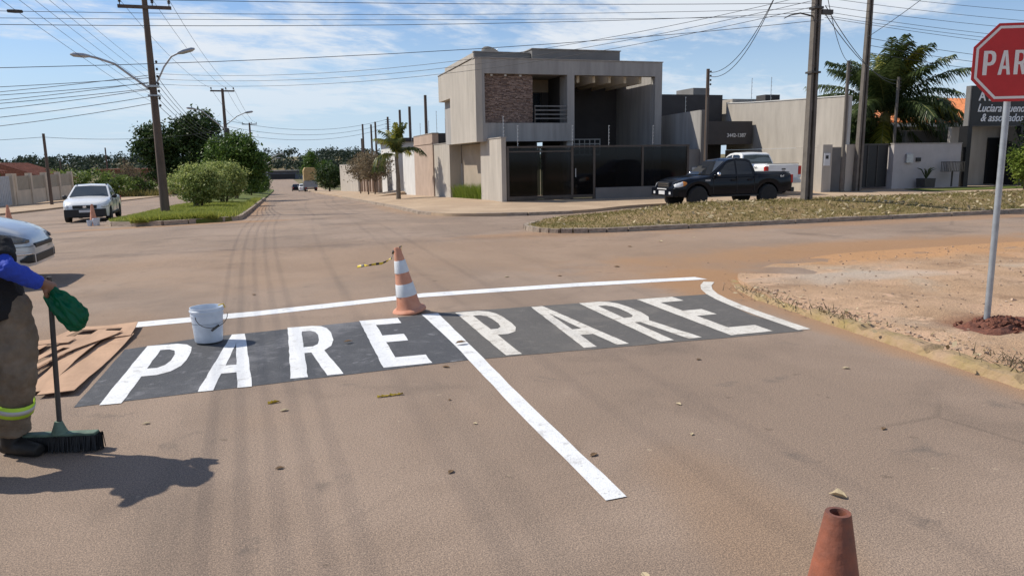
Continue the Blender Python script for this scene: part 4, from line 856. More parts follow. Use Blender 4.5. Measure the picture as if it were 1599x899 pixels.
# black double cab pickup
S1 = dict(L=5.15, W=1.84, rw=.41, tw=.27, xf=1.62, xr=-1.47, sill=.48, paint=P_BLACK, belt=1.13,
    low=[(-2.6, .62), (-2.2, .52), (-.9, .48), (1.0, .48), (2.1, .42), (2.6, .5)],
    up=[(-2.575, 1.16), (-2.5, 1.22), (-.85, 1.23), (-.7, 1.15), (.95, 1.14), (1.1, 1.16), (1.9, 1.10), (2.3, 1.01), (2.5, .90), (2.575, .78)],
    hw=[(-2.575, .93), (-2.4, .985), (-1, .99), (1.6, 1), (2.1, .97), (2.35, .90), (2.5, .80), (2.575, .70)],
    cabin=[(1.22, 1.10), (.95, 1.26), (.38, 1.66), (.22, 1.735), (-.1, 1.775), (-.55, 1.76), (-.72, 1.70), (-.86, 1.40), (-.95, 1.10)], cw=(.95, .74),
    panes=[[(.80, 1.20), (.34, 1.60), (.0, 1.68), (.0, 1.20)], [(-.07, 1.20), (-.07, 1.685), (-.45, 1.68), (-.66, 1.60), (-.74, 1.20)]],
    ws=((1.08, 1.19), (.38, 1.665)), rwin=((-.90, 1.25), (-.76, 1.64)), mirror=(.82, 1.22), mirmat=M_CHROME, hmat=P_BLACK,
    seams=[(.98, .55, 1.12), (-.04, .55, 1.14), (-.82, .6, 1.14)], handles=[(.12, 1.0), (-.62, 1.0)],
    patches=[('headlight', M_LAMP, [(2.24, .82, .985), (2.40, .78, .93), (2.52, .78, .87)]), ('indicator', M_AMBER, [(2.10, .90, .95), (2.18, .84, .98), (2.24, .82, .985)]), ('wheel_flare', M_BLACKPL, [(-.75, .55, .60), (-.74, .55, .60)])],
    boxes=[ ('grille', M_BLACKPL, 2.44, 2.585, -.40, .40, .76, .96, False), ('grille_bar', M_CHROME, 2.586, 2.60, -.36, .36, .83, .855, False), ('grille_bar', M_CHROME, 2.586, 2.60, -.36, .36, .90, .92, False),
        ('bumper', P_BLACK, 2.38, 2.64, -.80, .80, .46, .75, False), ('number_plate', M_PLATE, 2.641, 2.655, -.22, .22, .52, .65, False), ('bumper_trim', M_PLATE, 2.641, 2.65, -.34, .34, .70, .74, False), ('fog_lamp', M_LAMP, 2.60, 2.646, .5, .64, .53, .63, True),
        ('tail_lamp', M_RED, -2.60, -2.5, .74, .88, .85, 1.15, True), ('rear_bumper', M_BLACKPL, -2.72, -2.56, -.82, .82, .52, .68, False), ('running_board', M_BLACKPL, -1.0, 1.1, .80, .95, .42, .47, True), ('bed_cover', M_BLACKPL, -2.5, -.98, -.78, .78, 1.235, 1.262, False)])
vehicle('pickup_truck', 'black double cab pickup parked along the far kerb beside the leafy median', 'pickup', (15.45, 23.7, H(15.4, 23.7)), R(180), S1)
pk = bpy.data.objects['pickup_truck']; pk.scale = (.93, .97, .98)
text('badge', '4x4', .12, M_PLATE, pk, T_((-1.95, .925, 1.06)) @ Matrix.Rotation(R(180), 4, 'Z') @ FACE_S, .004, .2)
text('badge', 'HILUX', .075, M_PLATE, pk, T_((1.35, .935, .98)) @ Matrix.Rotation(R(180), 4, 'Z') @ FACE_S, .004)
# white double cab seen from behind
S2 = dict(S1); S2.update(paint=P_WHITE, W=1.86, L=5.35, mirmat=P_WHITE, xr=-1.5, hmat=M_CHROME,
    up=[(-2.675, 1.20), (-2.6, 1.30), (-.85, 1.31), (-.7, 1.2), (.95, 1.18), (1.1, 1.2), (1.9, 1.14), (2.3, 1.06), (2.55, .95), (2.675, .8)],
    hw=[(-2.675, .96), (-2.5, .99), (-1, .99), (1.6, 1), (2.1, .97), (2.4, .90), (2.58, .80), (2.675, .70)],
    low=[(-2.7, .6), (-2.2, .52), (-.9, .48), (1.0, .48), (2.1, .42), (2.7, .5)],
    wsmat=glassmat('clear_cab_glass', (.05, .07, .07), .45),
    cabin=[(1.22, 1.14), (.95, 1.3), (.38, 1.70), (.22, 1.775), (-.1, 1.815), (-.55, 1.80), (-.72, 1.74), (-.86, 1.44), (-.95, 1.14)],
    panes=[[(.80, 1.25), (.34, 1.64), (.0, 1.72), (.0, 1.25)], [(-.07, 1.25), (-.07, 1.72), (-.45, 1.72), (-.62, 1.66), (-.70, 1.25)]], ws=((1.08, 1.23), (.38, 1.705)), rwin=((-.93, 1.29), (-.765, 1.69)),
    boxes=[('grille', M_CHROME, 2.54, 2.685, -.40, .40, .76, 1.0, False), ('bumper', P_WHITE, 2.48, 2.74, -.80, .80, .46, .75, False),
        ('tail_lamp', M_RED, -2.70, -2.58, .75, .905, .86, 1.22, True), ('reverse_lamp', M_LAMP, -2.705, -2.58, .75, .90, .74, .858, True), ('tailgate', P_WHITE, -2.705, -2.66, -.74, .74, .70, 1.27, False), ('tailgate_handle', M_BLACKPL, -2.715, -2.70, -.1, .1, 1.06, 1.12, False), ('emblem', M_IRON, -2.712, -2.70, -.07, .07, .96, 1.02, False), ('gate_cap', M_BLACKPL, -2.71, -2.6, -.76, .76, 1.305, 1.33, False),
        ('rear_bumper', M_STEEL, -2.82, -2.66, -.82, .82, .50, .66, False), ('number_plate', M_PLATE, -2.83, -2.82, -.2, .2, .53, .64, False), ('running_board', M_BLACKPL, -1.0, 1.1, .80, .95, .42, .47, True)])
w2 = vehicle('pickup_truck', 'white double cab pickup parked nose in before the garage, seen from behind', 'pickup', (20.45, 29.5, -.08), R(90), S2)
text('lettering', 'RANGER', .13, M_IRON, w2, T_((-2.709, .42, .80)) @ Matrix.Rotation(R(-90), 4, 'Z') @ FACE_S, .003, 0, .004, 1.75)
text('badge', '4x4', .12, M_IRON, w2, T_((-1.95, .935, 1.14)) @ Matrix.Rotation(R(180), 4, 'Z') @ FACE_S, .004, .2)
# small white single cab pickup
S3 = dict(L=4.5, W=1.68, rw=.31, tw=.2, xf=1.42, xr=-1.33, sill=.27, paint=P_WHITE, belt=.96, crown=1.4,
    low=[(-2.3, .42), (-1.9, .3), (2, .26), (2.3, .3)], up=[(-2.25, .94), (-.6, 1.03), (-.5, 1.0), (.7, .98), (.85, 1.0), (1.6, .92), (2.0, .82), (2.18, .72), (2.25, .62)],
    hw=[(-2.25, .93), (-2, .98), (1.4, 1), (1.85, .95), (2.1, .84), (2.2, .72), (2.25, .62)],
    cabin=[(1.02, .95), (.85, 1.03), (.18, 1.40), (.05, 1.45), (-.2, 1.475), (-.45, 1.45), (-.62, 1.36), (-.75, .95)], cw=(.94, .72),
    panes=[[(.62, 1.03), (.16, 1.36), (-.02, 1.40), (-.25, 1.40), (-.25, 1.03)], [(-.29, 1.05), (-.29, 1.38), (-.45, 1.36), (-.6, 1.05)]], ws=((.93, 1.0), (.20, 1.40)), rwin=((-.73, 1.05), (-.66, 1.32)), wsmat=glassmat('sky_car_glass', (.03, .04, .05), .2),
    mirror=(.72, 1.0), mirmat=M_BLACKPL, seams=[(.78, .4, .96), (-.32, .4, .98)], handles=[(-.15, .86)],
    patches=[('headlight', M_LAMP, [(1.72, .70, .80), (1.95, .63, .78), (2.14, .62, .72), (2.2, .62, .68)])],
    boxes=[ ('grille', M_BLACKPL, 2.15, 2.262, -.42, .42, .58, .72, False), ('emblem', M_CHROME, 2.263, 2.27, -.06, .06, .62, .70, False), ('bumper', M_BLACKPL, 2.0, 2.30, -.72, .72, .26, .57, False), ('number_plate', M_PLATE, 2.301, 2.312, -.2, .2, .44, .54, False), ('tail_lamp', M_RED, -2.27, -2.18, .66, .8, .6, .9, True), ('roof_rail', M_BLACKPL, -.5, .1, .52, .56, 1.47, 1.5, True), ('side_trim', M_BLACKPL, -.9, .95, .80, .85, .28, .38, True)])
vehicle('pickup_truck', 'small white single cab pickup facing the camera left of the grass median', 'pickup', (-7.55, 35.0, H(-7.55, 35)), R(-86), S3)
# silver sedan, only its nose in view
S4 = dict(L=4.2, W=1.66, rw=.30, tw=.2, xf=1.3, xr=-1.17, sill=.25, paint=P_SILVER, belt=.93, crown=1.5,
    low=[(-2.1, .32), (-1.8, .25), (1.9, .24), (2.1, .27)], up=[(-2.1, .85), (-1.95, .98), (-1.2, 1.0), (.7, .96), (.9, .96), (1.4, .88), (1.75, .79), (1.93, .71), (2.03, .64), (2.08, .58), (2.1, .52)],
    hw=[(-2.1, .85), (-1.9, .95), (0, 1), (1.3, .995), (1.6, .965), (1.8, .91), (1.95, .83), (2.04, .74), (2.08, .67), (2.1, .58)],
    cabin=[(1.05, .92), (.88, 1.0), (.25, 1.38), (0, 1.45), (-.5, 1.46), (-.9, 1.36), (-1.45, .95)], cw=(.94, .70),
    panes=[[(.62, 1.0), (.15, 1.35), (-.15, 1.39), (-.15, 1.0)], [(-.2, 1.0), (-.2, 1.39), (-.6, 1.38), (-1.1, 1.02)]], ws=((.95, .99), (.27, 1.385)), rwin=((-1.36, 1.02), (-.95, 1.33)), mirror=(.7, 1.0), mirmat=P_SILVER,
    seams=[(.75, .35, .95), (-.18, .35, .95)], handles=[(0, .84), (-.95, .84)],
    patches=[('headlight', M_HLDARK, [(1.60, .665, .70), (1.72, .63, .735), (1.90, .59, .70), (2.0, .58, .655), (2.06, .585, .62)]), ('bumper_seam', M_BLACKPL, [(1.66, .55, .556), (2.09, .53, .536)]), ('air_intake', M_BLACKPL, [(1.97, .33, .36), (2.05, .31, .41), (2.095, .31, .42)]), ('chrome_strip', M_CHROME, [(1.93, .43, .445), (2.09, .425, .44)])],
    boxes=[('grille', M_BLACKPL, 2.0, 2.108, -.42, .42, .50, .565, False), ('lower_intake', M_BLACKPL, 2.0, 2.106, -.44, .44, .30, .42, False), ('tail_lamp', M_RED, -2.12, -2.0, .5, .72, .65, .85, True)])
vehicle('sedan', 'silver sedan nose entering the view at the left edge', 'car', (-5.40, 12.05, H(-5.4, 12.05)), R(1), S4)
# far vehicles
S5 = dict(S4); S5['paint'] = P_WHITE
vehicle('parked_car', 'distant white car parked on the right of the far street', 'car', (4.2, 150, H(4, 150)), R(90), S5)
S6 = dict(S4); S6['paint'] = P_BLACK
vehicle('parked_car', 'distant dark car beside the white one on the far street', 'car', (3.2, 165, H(3, 165)), R(90), S6)
tk = empty('cargo_truck', (5.1, 134, H(5, 134)), 0, 'distant truck loaded with a tall tan cargo box, seen from behind', 'truck')
MB().box(-1.15, 1.15, 0, 6, 1.0, 1.45).build('chassis', M_IRON, tk); bx('tailgate', mat('truck_grey', (.25, .26, .28), .7), tk, -1.15, 1.15, -.08, -.01, .75, 1.9)
MB().prism([(-1.05, 1.46), (1.05, 1.46), (1.1, 3.6), (.8, 4.1), (-.8, 4.15), (-1.1, 3.6)], .1, 5, 'y').build('cargo_load', mat('tan_tarpaulin', (.40, .28, .13), .9, .2, 2), tk)
bx('cab', MATS['truck_grey'], tk, -1.1, 1.1, 5.2, 7, .6, 2.7); bx('rear_bumper', M_BLACKPL, tk, -1.1, 1.1, -.15, -.09, .45, .7)
for s in (-1, 1):
    for y in (1.2, 2.3, 6): 
        w_ = MB().lathe([(.3, -.14), (.48, -.13), (.5, 0), (.48, .13), (.3, .14)], 18, (0, 0, 0), 'z').build('wheel', M_RUBBER, tk); w_.location = (s*.95, y, .5); w_.rotation_euler = (0, R(90), 0)
    bx('tail_lamp', M_RED, tk, s*.9-.1, s*.9+.1, -.17, -.151, .55, .68)

# ------------------------------------------------------------------ vegetation
def leaf_quads(C, size, flat=.0, asp=.5, up=.3):
    n = len(C); a = RNG.normal(size=(n, 3)); a[:, 2] = a[:, 2]*(1-flat)-.15; a /= np.linalg.norm(a, axis=1)[:, None]
    nrm = RNG.normal(size=(n, 3)); nrm[:, 2] += up*2; b = np.cross(nrm, a); b /= np.linalg.norm(b, axis=1)[:, None]+1e-6
    s = (size*(.6+.8*RNG.random(n)))[:, None]
    return np.stack([C-a*s/2, C+b*s*asp/2+a*s*.05, C+a*s/2, C-b*s*asp/2+a*s*.05], 1)
def clump_points(blobs, nclump, nleaf, spread, shell=.6):
    vol = np.array([b[3]*b[4]*b[5] for b in blobs]); vol = vol/vol.sum(); cc = []
    for _ in range(nclump):
        b = blobs[RNG.choice(len(blobs), p=vol)]; d = RNG.normal(size=3); d /= np.linalg.norm(d)
        r = shell+(1-shell)*RNG.random() if RNG.random() < .8 else RNG.random()
        cc.append(np.array(b[:3])+d*r*np.array(b[3:]))
    cc = np.array(cc); idx = RNG.integers(0, nclump, nleaf); sp = spread*(.5+RNG.random(nclump))
    off = RNG.normal(size=(nleaf, 3))*.5; off[:, 2] *= .7
    return cc, cc[idx]+off*sp[idx][:, None]
def tree(name, label, loc, blobs, nclump, nleaf, spread, size, lm, trunk_r=.15, bark=None, cat='tree', group=None, stems=1, shell=.6, asp=.5, limbs=10):
    t = empty(name, loc, 0, label, cat, group); bark = bark or M_BARK
    cc, P = clump_points(blobs, nclump, nleaf, spread, shell); P[:, 2] = np.maximum(P[:, 2], .05)
    top = np.array(blobs[0][:3]); tk = MB()
    for s in range(stems):
        a = 6.28*s/stems+.5; o = .12*(stems > 1)
        tk.tube([(math.cos(a)*o, math.sin(a)*o, -.2), (math.cos(a)*o*2+.05*top[0], math.sin(a)*o*2+.05*top[1], top[2]*.35), (top[0]*.5+math.cos(a)*o*3, top[1]*.5+math.sin(a)*o*3, top[2]*.7), tuple(top)], [trunk_r, trunk_r*.75, trunk_r*.55, trunk_r*.2], 8)
    tk.build('trunk', bark, t, smooth=True)
    lb = MB()
    for c in cc[:limbs]:
        s0 = np.array([top[0]*.4, top[1]*.4, top[2]*random.uniform(.4, .75)]); mid = (s0+c)/2+RNG.normal(size=3)*.1
        lb.tube([s0, mid, c], [trunk_r*.4, trunk_r*.25, trunk_r*.08], 5)
    lb.build('limbs', bark, t)
    quads('crown', leaf_quads(P, size, .2, asp), lm, t); return t
M_BARK = mat('bark', (.14, .10, .07), .95, .3, 8, .6, 20)
LF_DARK = leafmat('dark_evergreen_leaf', (.016, .036, .010), (.07, .11, .028), .5, .25)
LF_MID = leafmat('mid_green_leaf', (.035, .08, .014), (.13, .20, .04), .5, .35)
LF_LIGHT = leafmat('variegated_pale_leaf', (.11, .17, .035), (.52, .55, .20), .5, .4)
LF_HEDGE = leafmat('bright_hedge_leaf', (.05, .10, .02), (.22, .28, .07), .5, .4)
LF_FAR = leafmat('far_wood_leaf', (.02, .034, .022), (.05, .07, .045), .7, .2)
LF_DRY = leafmat('dry_brown_leaf', (.10, .085, .05), (.26, .20, .13), .8, .3)
LF_GRASSY = leafmat('fresh_blade', (.10, .16, .02), (.24, .30, .05), .6, .4)
LF_TURF = leafmat('olive_blade', (.10, .10, .026), (.31, .25, .09), .7, .35)
LF_TURFG = leafmat('green_blade', (.15, .20, .03), (.42, .42, .09), .6, .4)
LF_PALM = leafmat('palm_leaflet', (.03, .052, .016), (.11, .14, .05), .4, .3)
LF_PALMY = leafmat('yellowing_palm_leaflet', (.12, .15, .02), (.34, .30, .05), .4, .4)
LF_LITTER = leafmat('fallen_leaf', (.22, .15, .075), (.62, .52, .34), .8, .25)
tree('shrub', 'front round pale variegated shrub on the left median', (-3.9, 39.3, -.52), [(0, 0, 1.15, 1.25, 1.2, .90), (.3, .1, 1.25, .95, 1.0, .80)], 210, 20000, .26, .11, LF_LIGHT, .07, cat='shrub', stems=3, shell=.75)
tree('shrub', 'second pale shrub behind the front round one on the median', (-3.2, 46.5, -.72), [(0, 0, 1.35, 1.3, 1.3, 1.05), (-.4, .3, 1.35, 1.0, 1.1, .95)], 210, 20000, .3, .12, LF_LIGHT, .07, cat='shrub', stems=3, shell=.75)
tree('broad_tree', 'big dark mango like tree left of the median shrubs', (-11.8, 112, -2.7), [(0, 0, 6.5, 4.6, 4.5, 4.0), (-4.2, -1, 6.8, 2.6, 3, 2.6), (4.2, 0, 5.2, 3.2, 3, 3.2), (1.5, -1, 9.4, 2.6, 2.5, 2.2), (-3.5, -1, 3.6, 2.2, 2.5, 2.0)], 420, 34000, 1.0, .42, LF_DARK, .4)
tree('broad_tree', 'mid sized dark green tree just behind the second pale shrub', (-3.3, 62, -1.2), [(0, 0, 3.2, 2.0, 2.2, 1.6), (1.2, .3, 2.6, 1.5, 1.6, 1.5), (-1.1, -.2, 3.6, 1.2, 1.4, 1.2), (.3, 0, 4.4, 1.2, 1.2, .9)], 300, 20000, .5, .22, LF_MID, .16)
for x, y, r, lab, lm in ((-3.0, 84, 1.9, 'low bushy tree on the median behind the mid sized tree', LF_MID), (-3.2, 102, 1.5, 'olive bush farther down the median', LF_MID), (-3.0, 120, 1.5, 'round bush near the far end of the median', LF_DARK), (-3.2, 142, 1.4, 'last dark bush at the end of the median', LF_DARK)):
    tree('bush', lab, (x, y, H(x, y)+.1), [(0, 0, r*.9, r, r, r*.85)], 70, 3000, .5, .24, lm, .08, cat='bush', limbs=4)
# street trees right
tree('broad_tree', 'round dark tree at the end of the right street walls', (6.9, 112, H(7, 112)), [(0, 0, 2.2, 2.0, 2.2, 1.7), (1.3, 0, 2.0, 1.6, 1.6, 1.4)], 120, 6000, .6, .26, LF_DARK, .15)
tree('broad_tree', 'slender green tree behind the distant cars', (7.6, 200, H(7, 200)), [(0, 0, 4.5, 2.2, 2.4, 3.2), (0, 0, 7.4, 1.5, 1.6, 2.0), (3.8, 2, 4.0, 2.4, 2.4, 2.8)], 150, 6000, .9, .45, LF_MID, .2)
for x, y, lab in ((6.5, 54, 'dry brown leafed street shrub nearest the small palm'), (6.7, 60, 'dry brown street shrub in the middle of the row'), (6.8, 67, 'dry brown street shrub farthest from the small palm')):
    tree('street_shrub', lab, (x, y, H(x, y)+.1), [(0, 0, 2.3, 1.3, 1.6, 1.0), (.1, .4, 1.8, 1.1, 1.2, .9)], 80, 2300, .45, .16, LF_DRY, .06, cat='shrub', shell=.4, limbs=30)
# left hedges and weeds
tree('hedge', 'leafy green hedge growing behind the panelled fence', (-23, 92, -2), [(0, 0, 1.9, 3.2, 3, 1.6), (3.6, 2, 1.7, 2.2, 2.6, 1.5), (-4, -6, 2.0, 2.4, 2.4, 1.4)], 150, 9000, .6, .28, LF_HEDGE, .12, cat='hedge', limbs=4)
tree('hedge', 'brownish green scrub beside the small white pickup roof', (-18.2, 96, -2.1), [(0, 0, 1.4, 2.2, 2.2, 1.2), (2.2, 3, 1.2, 1.8, 2, 1.0)], 90, 4000, .5, .26, LF_HEDGE, .1, cat='hedge', limbs=4)
tree('broad_tree', 'dark tree at the far left edge beside the red roof', (-26.8, 66, -1.4), [(0, 0, 3.1, 2.0, 2.2, 1.5), (-1.4, 0, 2.6, 1.6, 1.8, 1.4)], 110, 5000, .6, .26, LF_DARK, .15)
tree('yellowed_bush', 'sparse yellowish bush in front of the big dark tree', (-17.2, 100, -2.2), [(0, 0, 2.6, 1.5, 1.5, 2.0), (.8, 0, 1.4, 1.5, 1.5, 1.2)], 70, 1900, .5, .22, LF_DRY, .08, cat='bush', shell=.4)
# far wooded hills, one mass
hp = []
for _ in range(700):
    x = random.uniform(-420, 300); y = random.uniform(400, 700)
    z = H(x, y)+4*math.sin(x*.006+1)*ss(420, 700, y); hp.append((x, y, z+2.5, random.uniform(5, 10), random.uniform(4, 8), random.uniform(3.2, 5.2)))
cc, P = clump_points(hp, 4200, 90000, 3.0, .5)
tag(quads('far_wood', leaf_quads(P, 1.5, .3, .8), LF_FAR), 'dark green wooded hills along the horizon', 'woodland', None, 'stuff')
# palms
def frond(pts, n, l0, m, parent, droop=.5, width=.035):
    """feather leaf: rachis tube plus paired leaflets"""
    pts = [Vector(p) for p in pts]; V = []
    def at(t):
        f_ = t*(len(pts)-1); i = min(int(f_), len(pts)-2); return pts[i].lerp(pts[i+1], f_-i), (pts[i+1]-pts[i]).normalized()
    for k in range(n):
        t = .12+.88*k/(n-1); p, d = at(t); side = d.cross(Vector((0, 0, 1)))
        if side.length < .05: side = Vector((1, 0, 0))
        side.normalize(); upv = side.cross(d); ln = l0*math.sin(math.pi*(.12+.80*t))**.7*random.uniform(.8, 1.15)
        for s in (1, -1):
            dirv = (side*s*.8+d*.65+upv*random.uniform(-.1, .35)).normalized(); mid = p+dirv*ln*.5; tip = p+dirv*ln+Vector((0, 0, -droop*ln*random.uniform(.5, 1.1)))
            w = d*width
            V.append([p-w*.5, p+w*.5, mid+w*.6-Vector((0, 0, droop*ln*.12)), mid-w*.6-Vector((0, 0, droop*ln*.12))]); V.append([mid-w*.6-Vector((0, 0, droop*ln*.12)), mid+w*.6-Vector((0, 0, droop*ln*.12)), tip+w*.1, tip-w*.1])
    o = quads('frond', np.array([[tuple(q) for q in f_] for f_ in V]), m, parent)
    MB().tube(pts, [.03, .022, .015, .008][:len(pts)] if len(pts) == 4 else .015, 5).build('rachis', M_RACHIS, o)
    return o
M_RACHIS = mat('palm_rachis', (.20, .20, .07), .6, .2, 6)
cp = empty('coconut_palm', (31.9, 33.4, 0), 0, 'large coconut palm with arching fronds behind the black gate', 'palm tree')
MB().tube([(0, 0, -.2), (.05, 0, 1.5), (0, 0, 3.5)], [.24, .19, .17], 10).build('trunk', M_BARK, cp, smooth=True)
for k in range(72):
    a = k*2.399+random.uniform(-.2, .2); el = R(random.choice((84, 76, 66, 52, 38, 22, 5, -20, -45))+random.uniform(-6, 6)); ln = random.uniform(3.9, 5.0); pts = []
    p = Vector((0, 0, 3.5)); e = el; step = ln/7
    for j in range(8):
        pts.append(tuple(p)); p = p+Vector((math.cos(a)*math.cos(e), math.sin(a)*math.cos(e), math.sin(e)))*step; e -= R(9 if el > .9 else 12)*(1 if e > -1.3 else 0)
    frond(pts, 72, .92, LF_PALM if k % 9 else LF_PALMY, cp, .85, .06)
MB().ball((0, 0, 3.4), .3, .3, .45).build('crown_shaft', M_RACHIS, cp)
for k in range(5): MB().ball((.32*math.cos(k*1.3), .32*math.sin(k*1.3), 3.0), .13).build('coconut', mat('coconut_husk', (.16, .18, .04), .6), cp, smooth=True)
for i, (x, y, hgt, nf, ln, lab) in enumerate(((6.2, 41, 2.3, 16, 1.9, 'small slender palm with arching fronds on the street pavement'),)):
    t = empty('street_palm', (x, y, H(x, y)+.1), 0, lab, 'palm tree')
    MB().tube([(0, 0, -.1), (.02, 0, hgt*.5), (-.03, 0, hgt)], [.14, .11, .09], 9).build('trunk', mat('grey_palm_trunk', (.19, .16, .125), .9, .25, 8, .4, 20), t, smooth=True)
    for k in range(nf):
        a = k*2.399+i; e = R((86, 80, 72, 55, 30)[k % 5]); p = Vector((0, 0, hgt)); pts = []
        for j in range(8):
            pts.append(tuple(p)); p = p+Vector((math.cos(a)*math.cos(e), math.sin(a)*math.cos(e), math.sin(e)))*ln/7; e -= R((5, 9, 13, 17, 20)[k % 5])
        frond(pts, 34, .42, LF_PALM if (k+i) % 3 else LF_PALMY, t, .8, .05)
    MB().tube([(0, 0, hgt-.1), (0, 0, hgt+.5)], [.10, .05], 8).build('crown_shaft', M_RACHIS, t)
# tall grass bed by the house
def blades(name, n, fn, hgt, wid, m, parent=None, lean=.5, z=None):
    B = np.zeros((n, 3)); 
    for i in range(n): x, y = fn(); B[i] = (x, y, z(x, y))
    a = RNG.random(n)*6.283; h_ = hgt*(.5+RNG.random(n)); w_ = np.stack([np.cos(a), np.sin(a), np.zeros(n)], 1)*wid*(.6+.8*RNG.random(n))[:, None]
    tip = B+np.stack([RNG.normal(size=n)*lean*h_, RNG.normal(size=n)*lean*h_, h_], 1)
    return tris(name, np.stack([B-w_/2, B+w_/2, tip], 1), m, parent)
o = blades('tall_grass', 2600, lambda: (random.uniform(8.38, 8.92), random.uniform(31.3, 37.0)), .55, .03, LF_GRASSY, None, .35, lambda x, y: H(x, y)+.05); tag(o, 'bright green tall grass bed against the corner house wall', 'grass', None, 'stuff')
def inpoly(poly, x, y):
    c = False; j = len(poly)-1
    for i in range(len(poly)):
        if (poly[i][1] > y) != (poly[j][1] > y) and x < (poly[j][0]-poly[i][0])*(y-poly[i][1])/(poly[j][1]-poly[i][1])+poly[i][0]: c = not c
        j = i
    return c
def rnd_in(poly, x0, x1, y0, y1, bias=None):
    while True:
        x, y = random.uniform(x0, x1), random.uniform(y0, y1)
        if inpoly(poly, x, y): return x, y
o = blades('grass', 42000, lambda: rnd_in(medr, 5.4, 34, 14.6, 20.2), .055, .018, LF_TURF, None, .7, lambda x, y: H(x, y)+medr_dz(x, y)-.005); tag(o, 'short olive dry grass covering the right median', 'grass', None, 'stuff')
o = blades('grass', 26000, lambda: rnd_in(medl, -5.95, -1.45, 25.5, 48), .09, .028, LF_TURFG, None, .6, lambda x, y: H(x, y)+medl_dz(x, y)-.005); tag(o, 'fresh green grass covering the left median', 'grass', None, 'stuff')
def edge_l():
    t = random.random()
    if t < .6: return random.uniform(-4.6, -2.0), random.uniform(25.8, 26.6)
    return random.uniform(-1.95, -1.5), random.uniform(26.3, 60)
o = blades('grass_fringe', 9000, edge_l, .20, .03, LF_TURFG, None, .5, lambda x, y: H(x, y)+.12); tag(o, 'taller grass fringe along the front kerb of the left median', 'grass', None, 'stuff')
o = blades('weeds', 9000, lambda: (random.uniform(-24, -13.6), random.uniform(95, 118)), .7, .1, LF_TURF, None, .5, lambda x, y: H(x, y)); tag(o, 'dry weeds on the vacant lot before the brick house', 'weeds', None, 'stuff')
LV = []
for _ in range(4200):
    x, y = rnd_in(medr, 5.4, 30, 14.7, 20.2)
    if random.random() > (ss(6, 12, x)*.9+.12)*(.35+.65*(math.sin(x*1.9+math.sin(y*2.3)*1.5)*math.sin(y*2.7+x*.7) > -.1)): continue
    LV.append((x, y, H(x, y)+medr_dz(x, y)+random.uniform(.02, .06)))
o = quads('leaf_litter', leaf_quads(np.array(LV), .12, .55, .5, 1.2), LF_LITTER); tag(o, 'pale fallen leaves scattered over the right median grass', 'leaf litter', None, 'stuff')
tree('bush', 'bright green leafy bush at the right edge behind the stop sign', (30.5, 23.9, .0), [(0, 0, 1.15, .75, .75, .75), (.5, 0, .6, .7, .6, .5)], 60, 2600, .3, .15, LF_LIGHT if False else LF_GRASSY, .05, cat='bush', limbs=6)
tree('garden_tree', 'dark garden shrub shading the black fronted office', (34.2, 26.6, 0), [(0, 0, 1.9, 1.0, .7, 1.2), (.4, 0, .9, .9, .6, .8)], 60, 1800, .4, .16, LF_DARK, .06, cat='shrub', limbs=8)
tree('garden_tree', 'dark garden foliage under the palm behind the black gate', (29.0, 33.5, 0), [(0, 0, 2.2, 2.2, 1.2, 1.4), (2, .5, 1.8, 2, 1, 1.2)], 90, 4000, .5, .2, LF_DARK, .08, cat='shrub', limbs=8)
o = drape('lawn_strip', [(27.5, 25.9), (34, 25.9), (34, 27.4), (27.5, 27.4)], M_TURF_G, .125, 1); tag(o, kind='structure')

# ------------------------------------------------------------------ stop sign at the corner
M_SIGNR = mat('sign_red', (.50, .022, .022), .45, .08, 6, spec=.4)
M_SIGNW = mat('sign_white', (.74, .70, .66), .5, .05, 8)
sg = empty('stop_sign', (5.92, 4.86, .03), R(-24), 'red octagonal PARE stop sign on a grey steel post', 'stop sign')
MB().tube([(0, 0, -.1), (-.004, 0, 1.2), (-.008, 0, 2.45)], .026, 14).build('post', mat('sign_post_steel', (.36, .38, .40), .5, .2, 7, metal=.5), sg, smooth=True)
def octagon(r): return [(r*math.cos(R(22.5+45*k)), r*math.sin(R(22.5+45*k))) for k in range(8)]
def upright(o, y): o.matrix_local = Matrix.Translation((-.01, y, 2.30)) @ FACE_S; return o
Rr = .342
pn = MB().prism([(a[0]-.01, a[1]+2.30) for a in octagon(Rr)], -.034, -.030, 'y').build('panel', M_SIGNR, sg)
upright(flat_shape('border', [octagon(Rr*.93), octagon(Rr*.865)], M_SIGNW, sg, ext=.0008), -.0355)
for ch, x0 in zip('PARE', (-.232, -.112, .012, .135)):
    upright(flat_shape('letter', [[(x0+p[0]*.098, -.098+p[1]*.196) for p in l] for l in GLY[ch]], M_SIGNW, sg, ext=.0008), -.0355)
bx('clamp', M_STEEL, sg, -.05, .03, -.03, .03, 2.12, 2.15); bx('clamp', M_STEEL, sg, -.05, .03, -.03, .03, 2.45, 2.48)
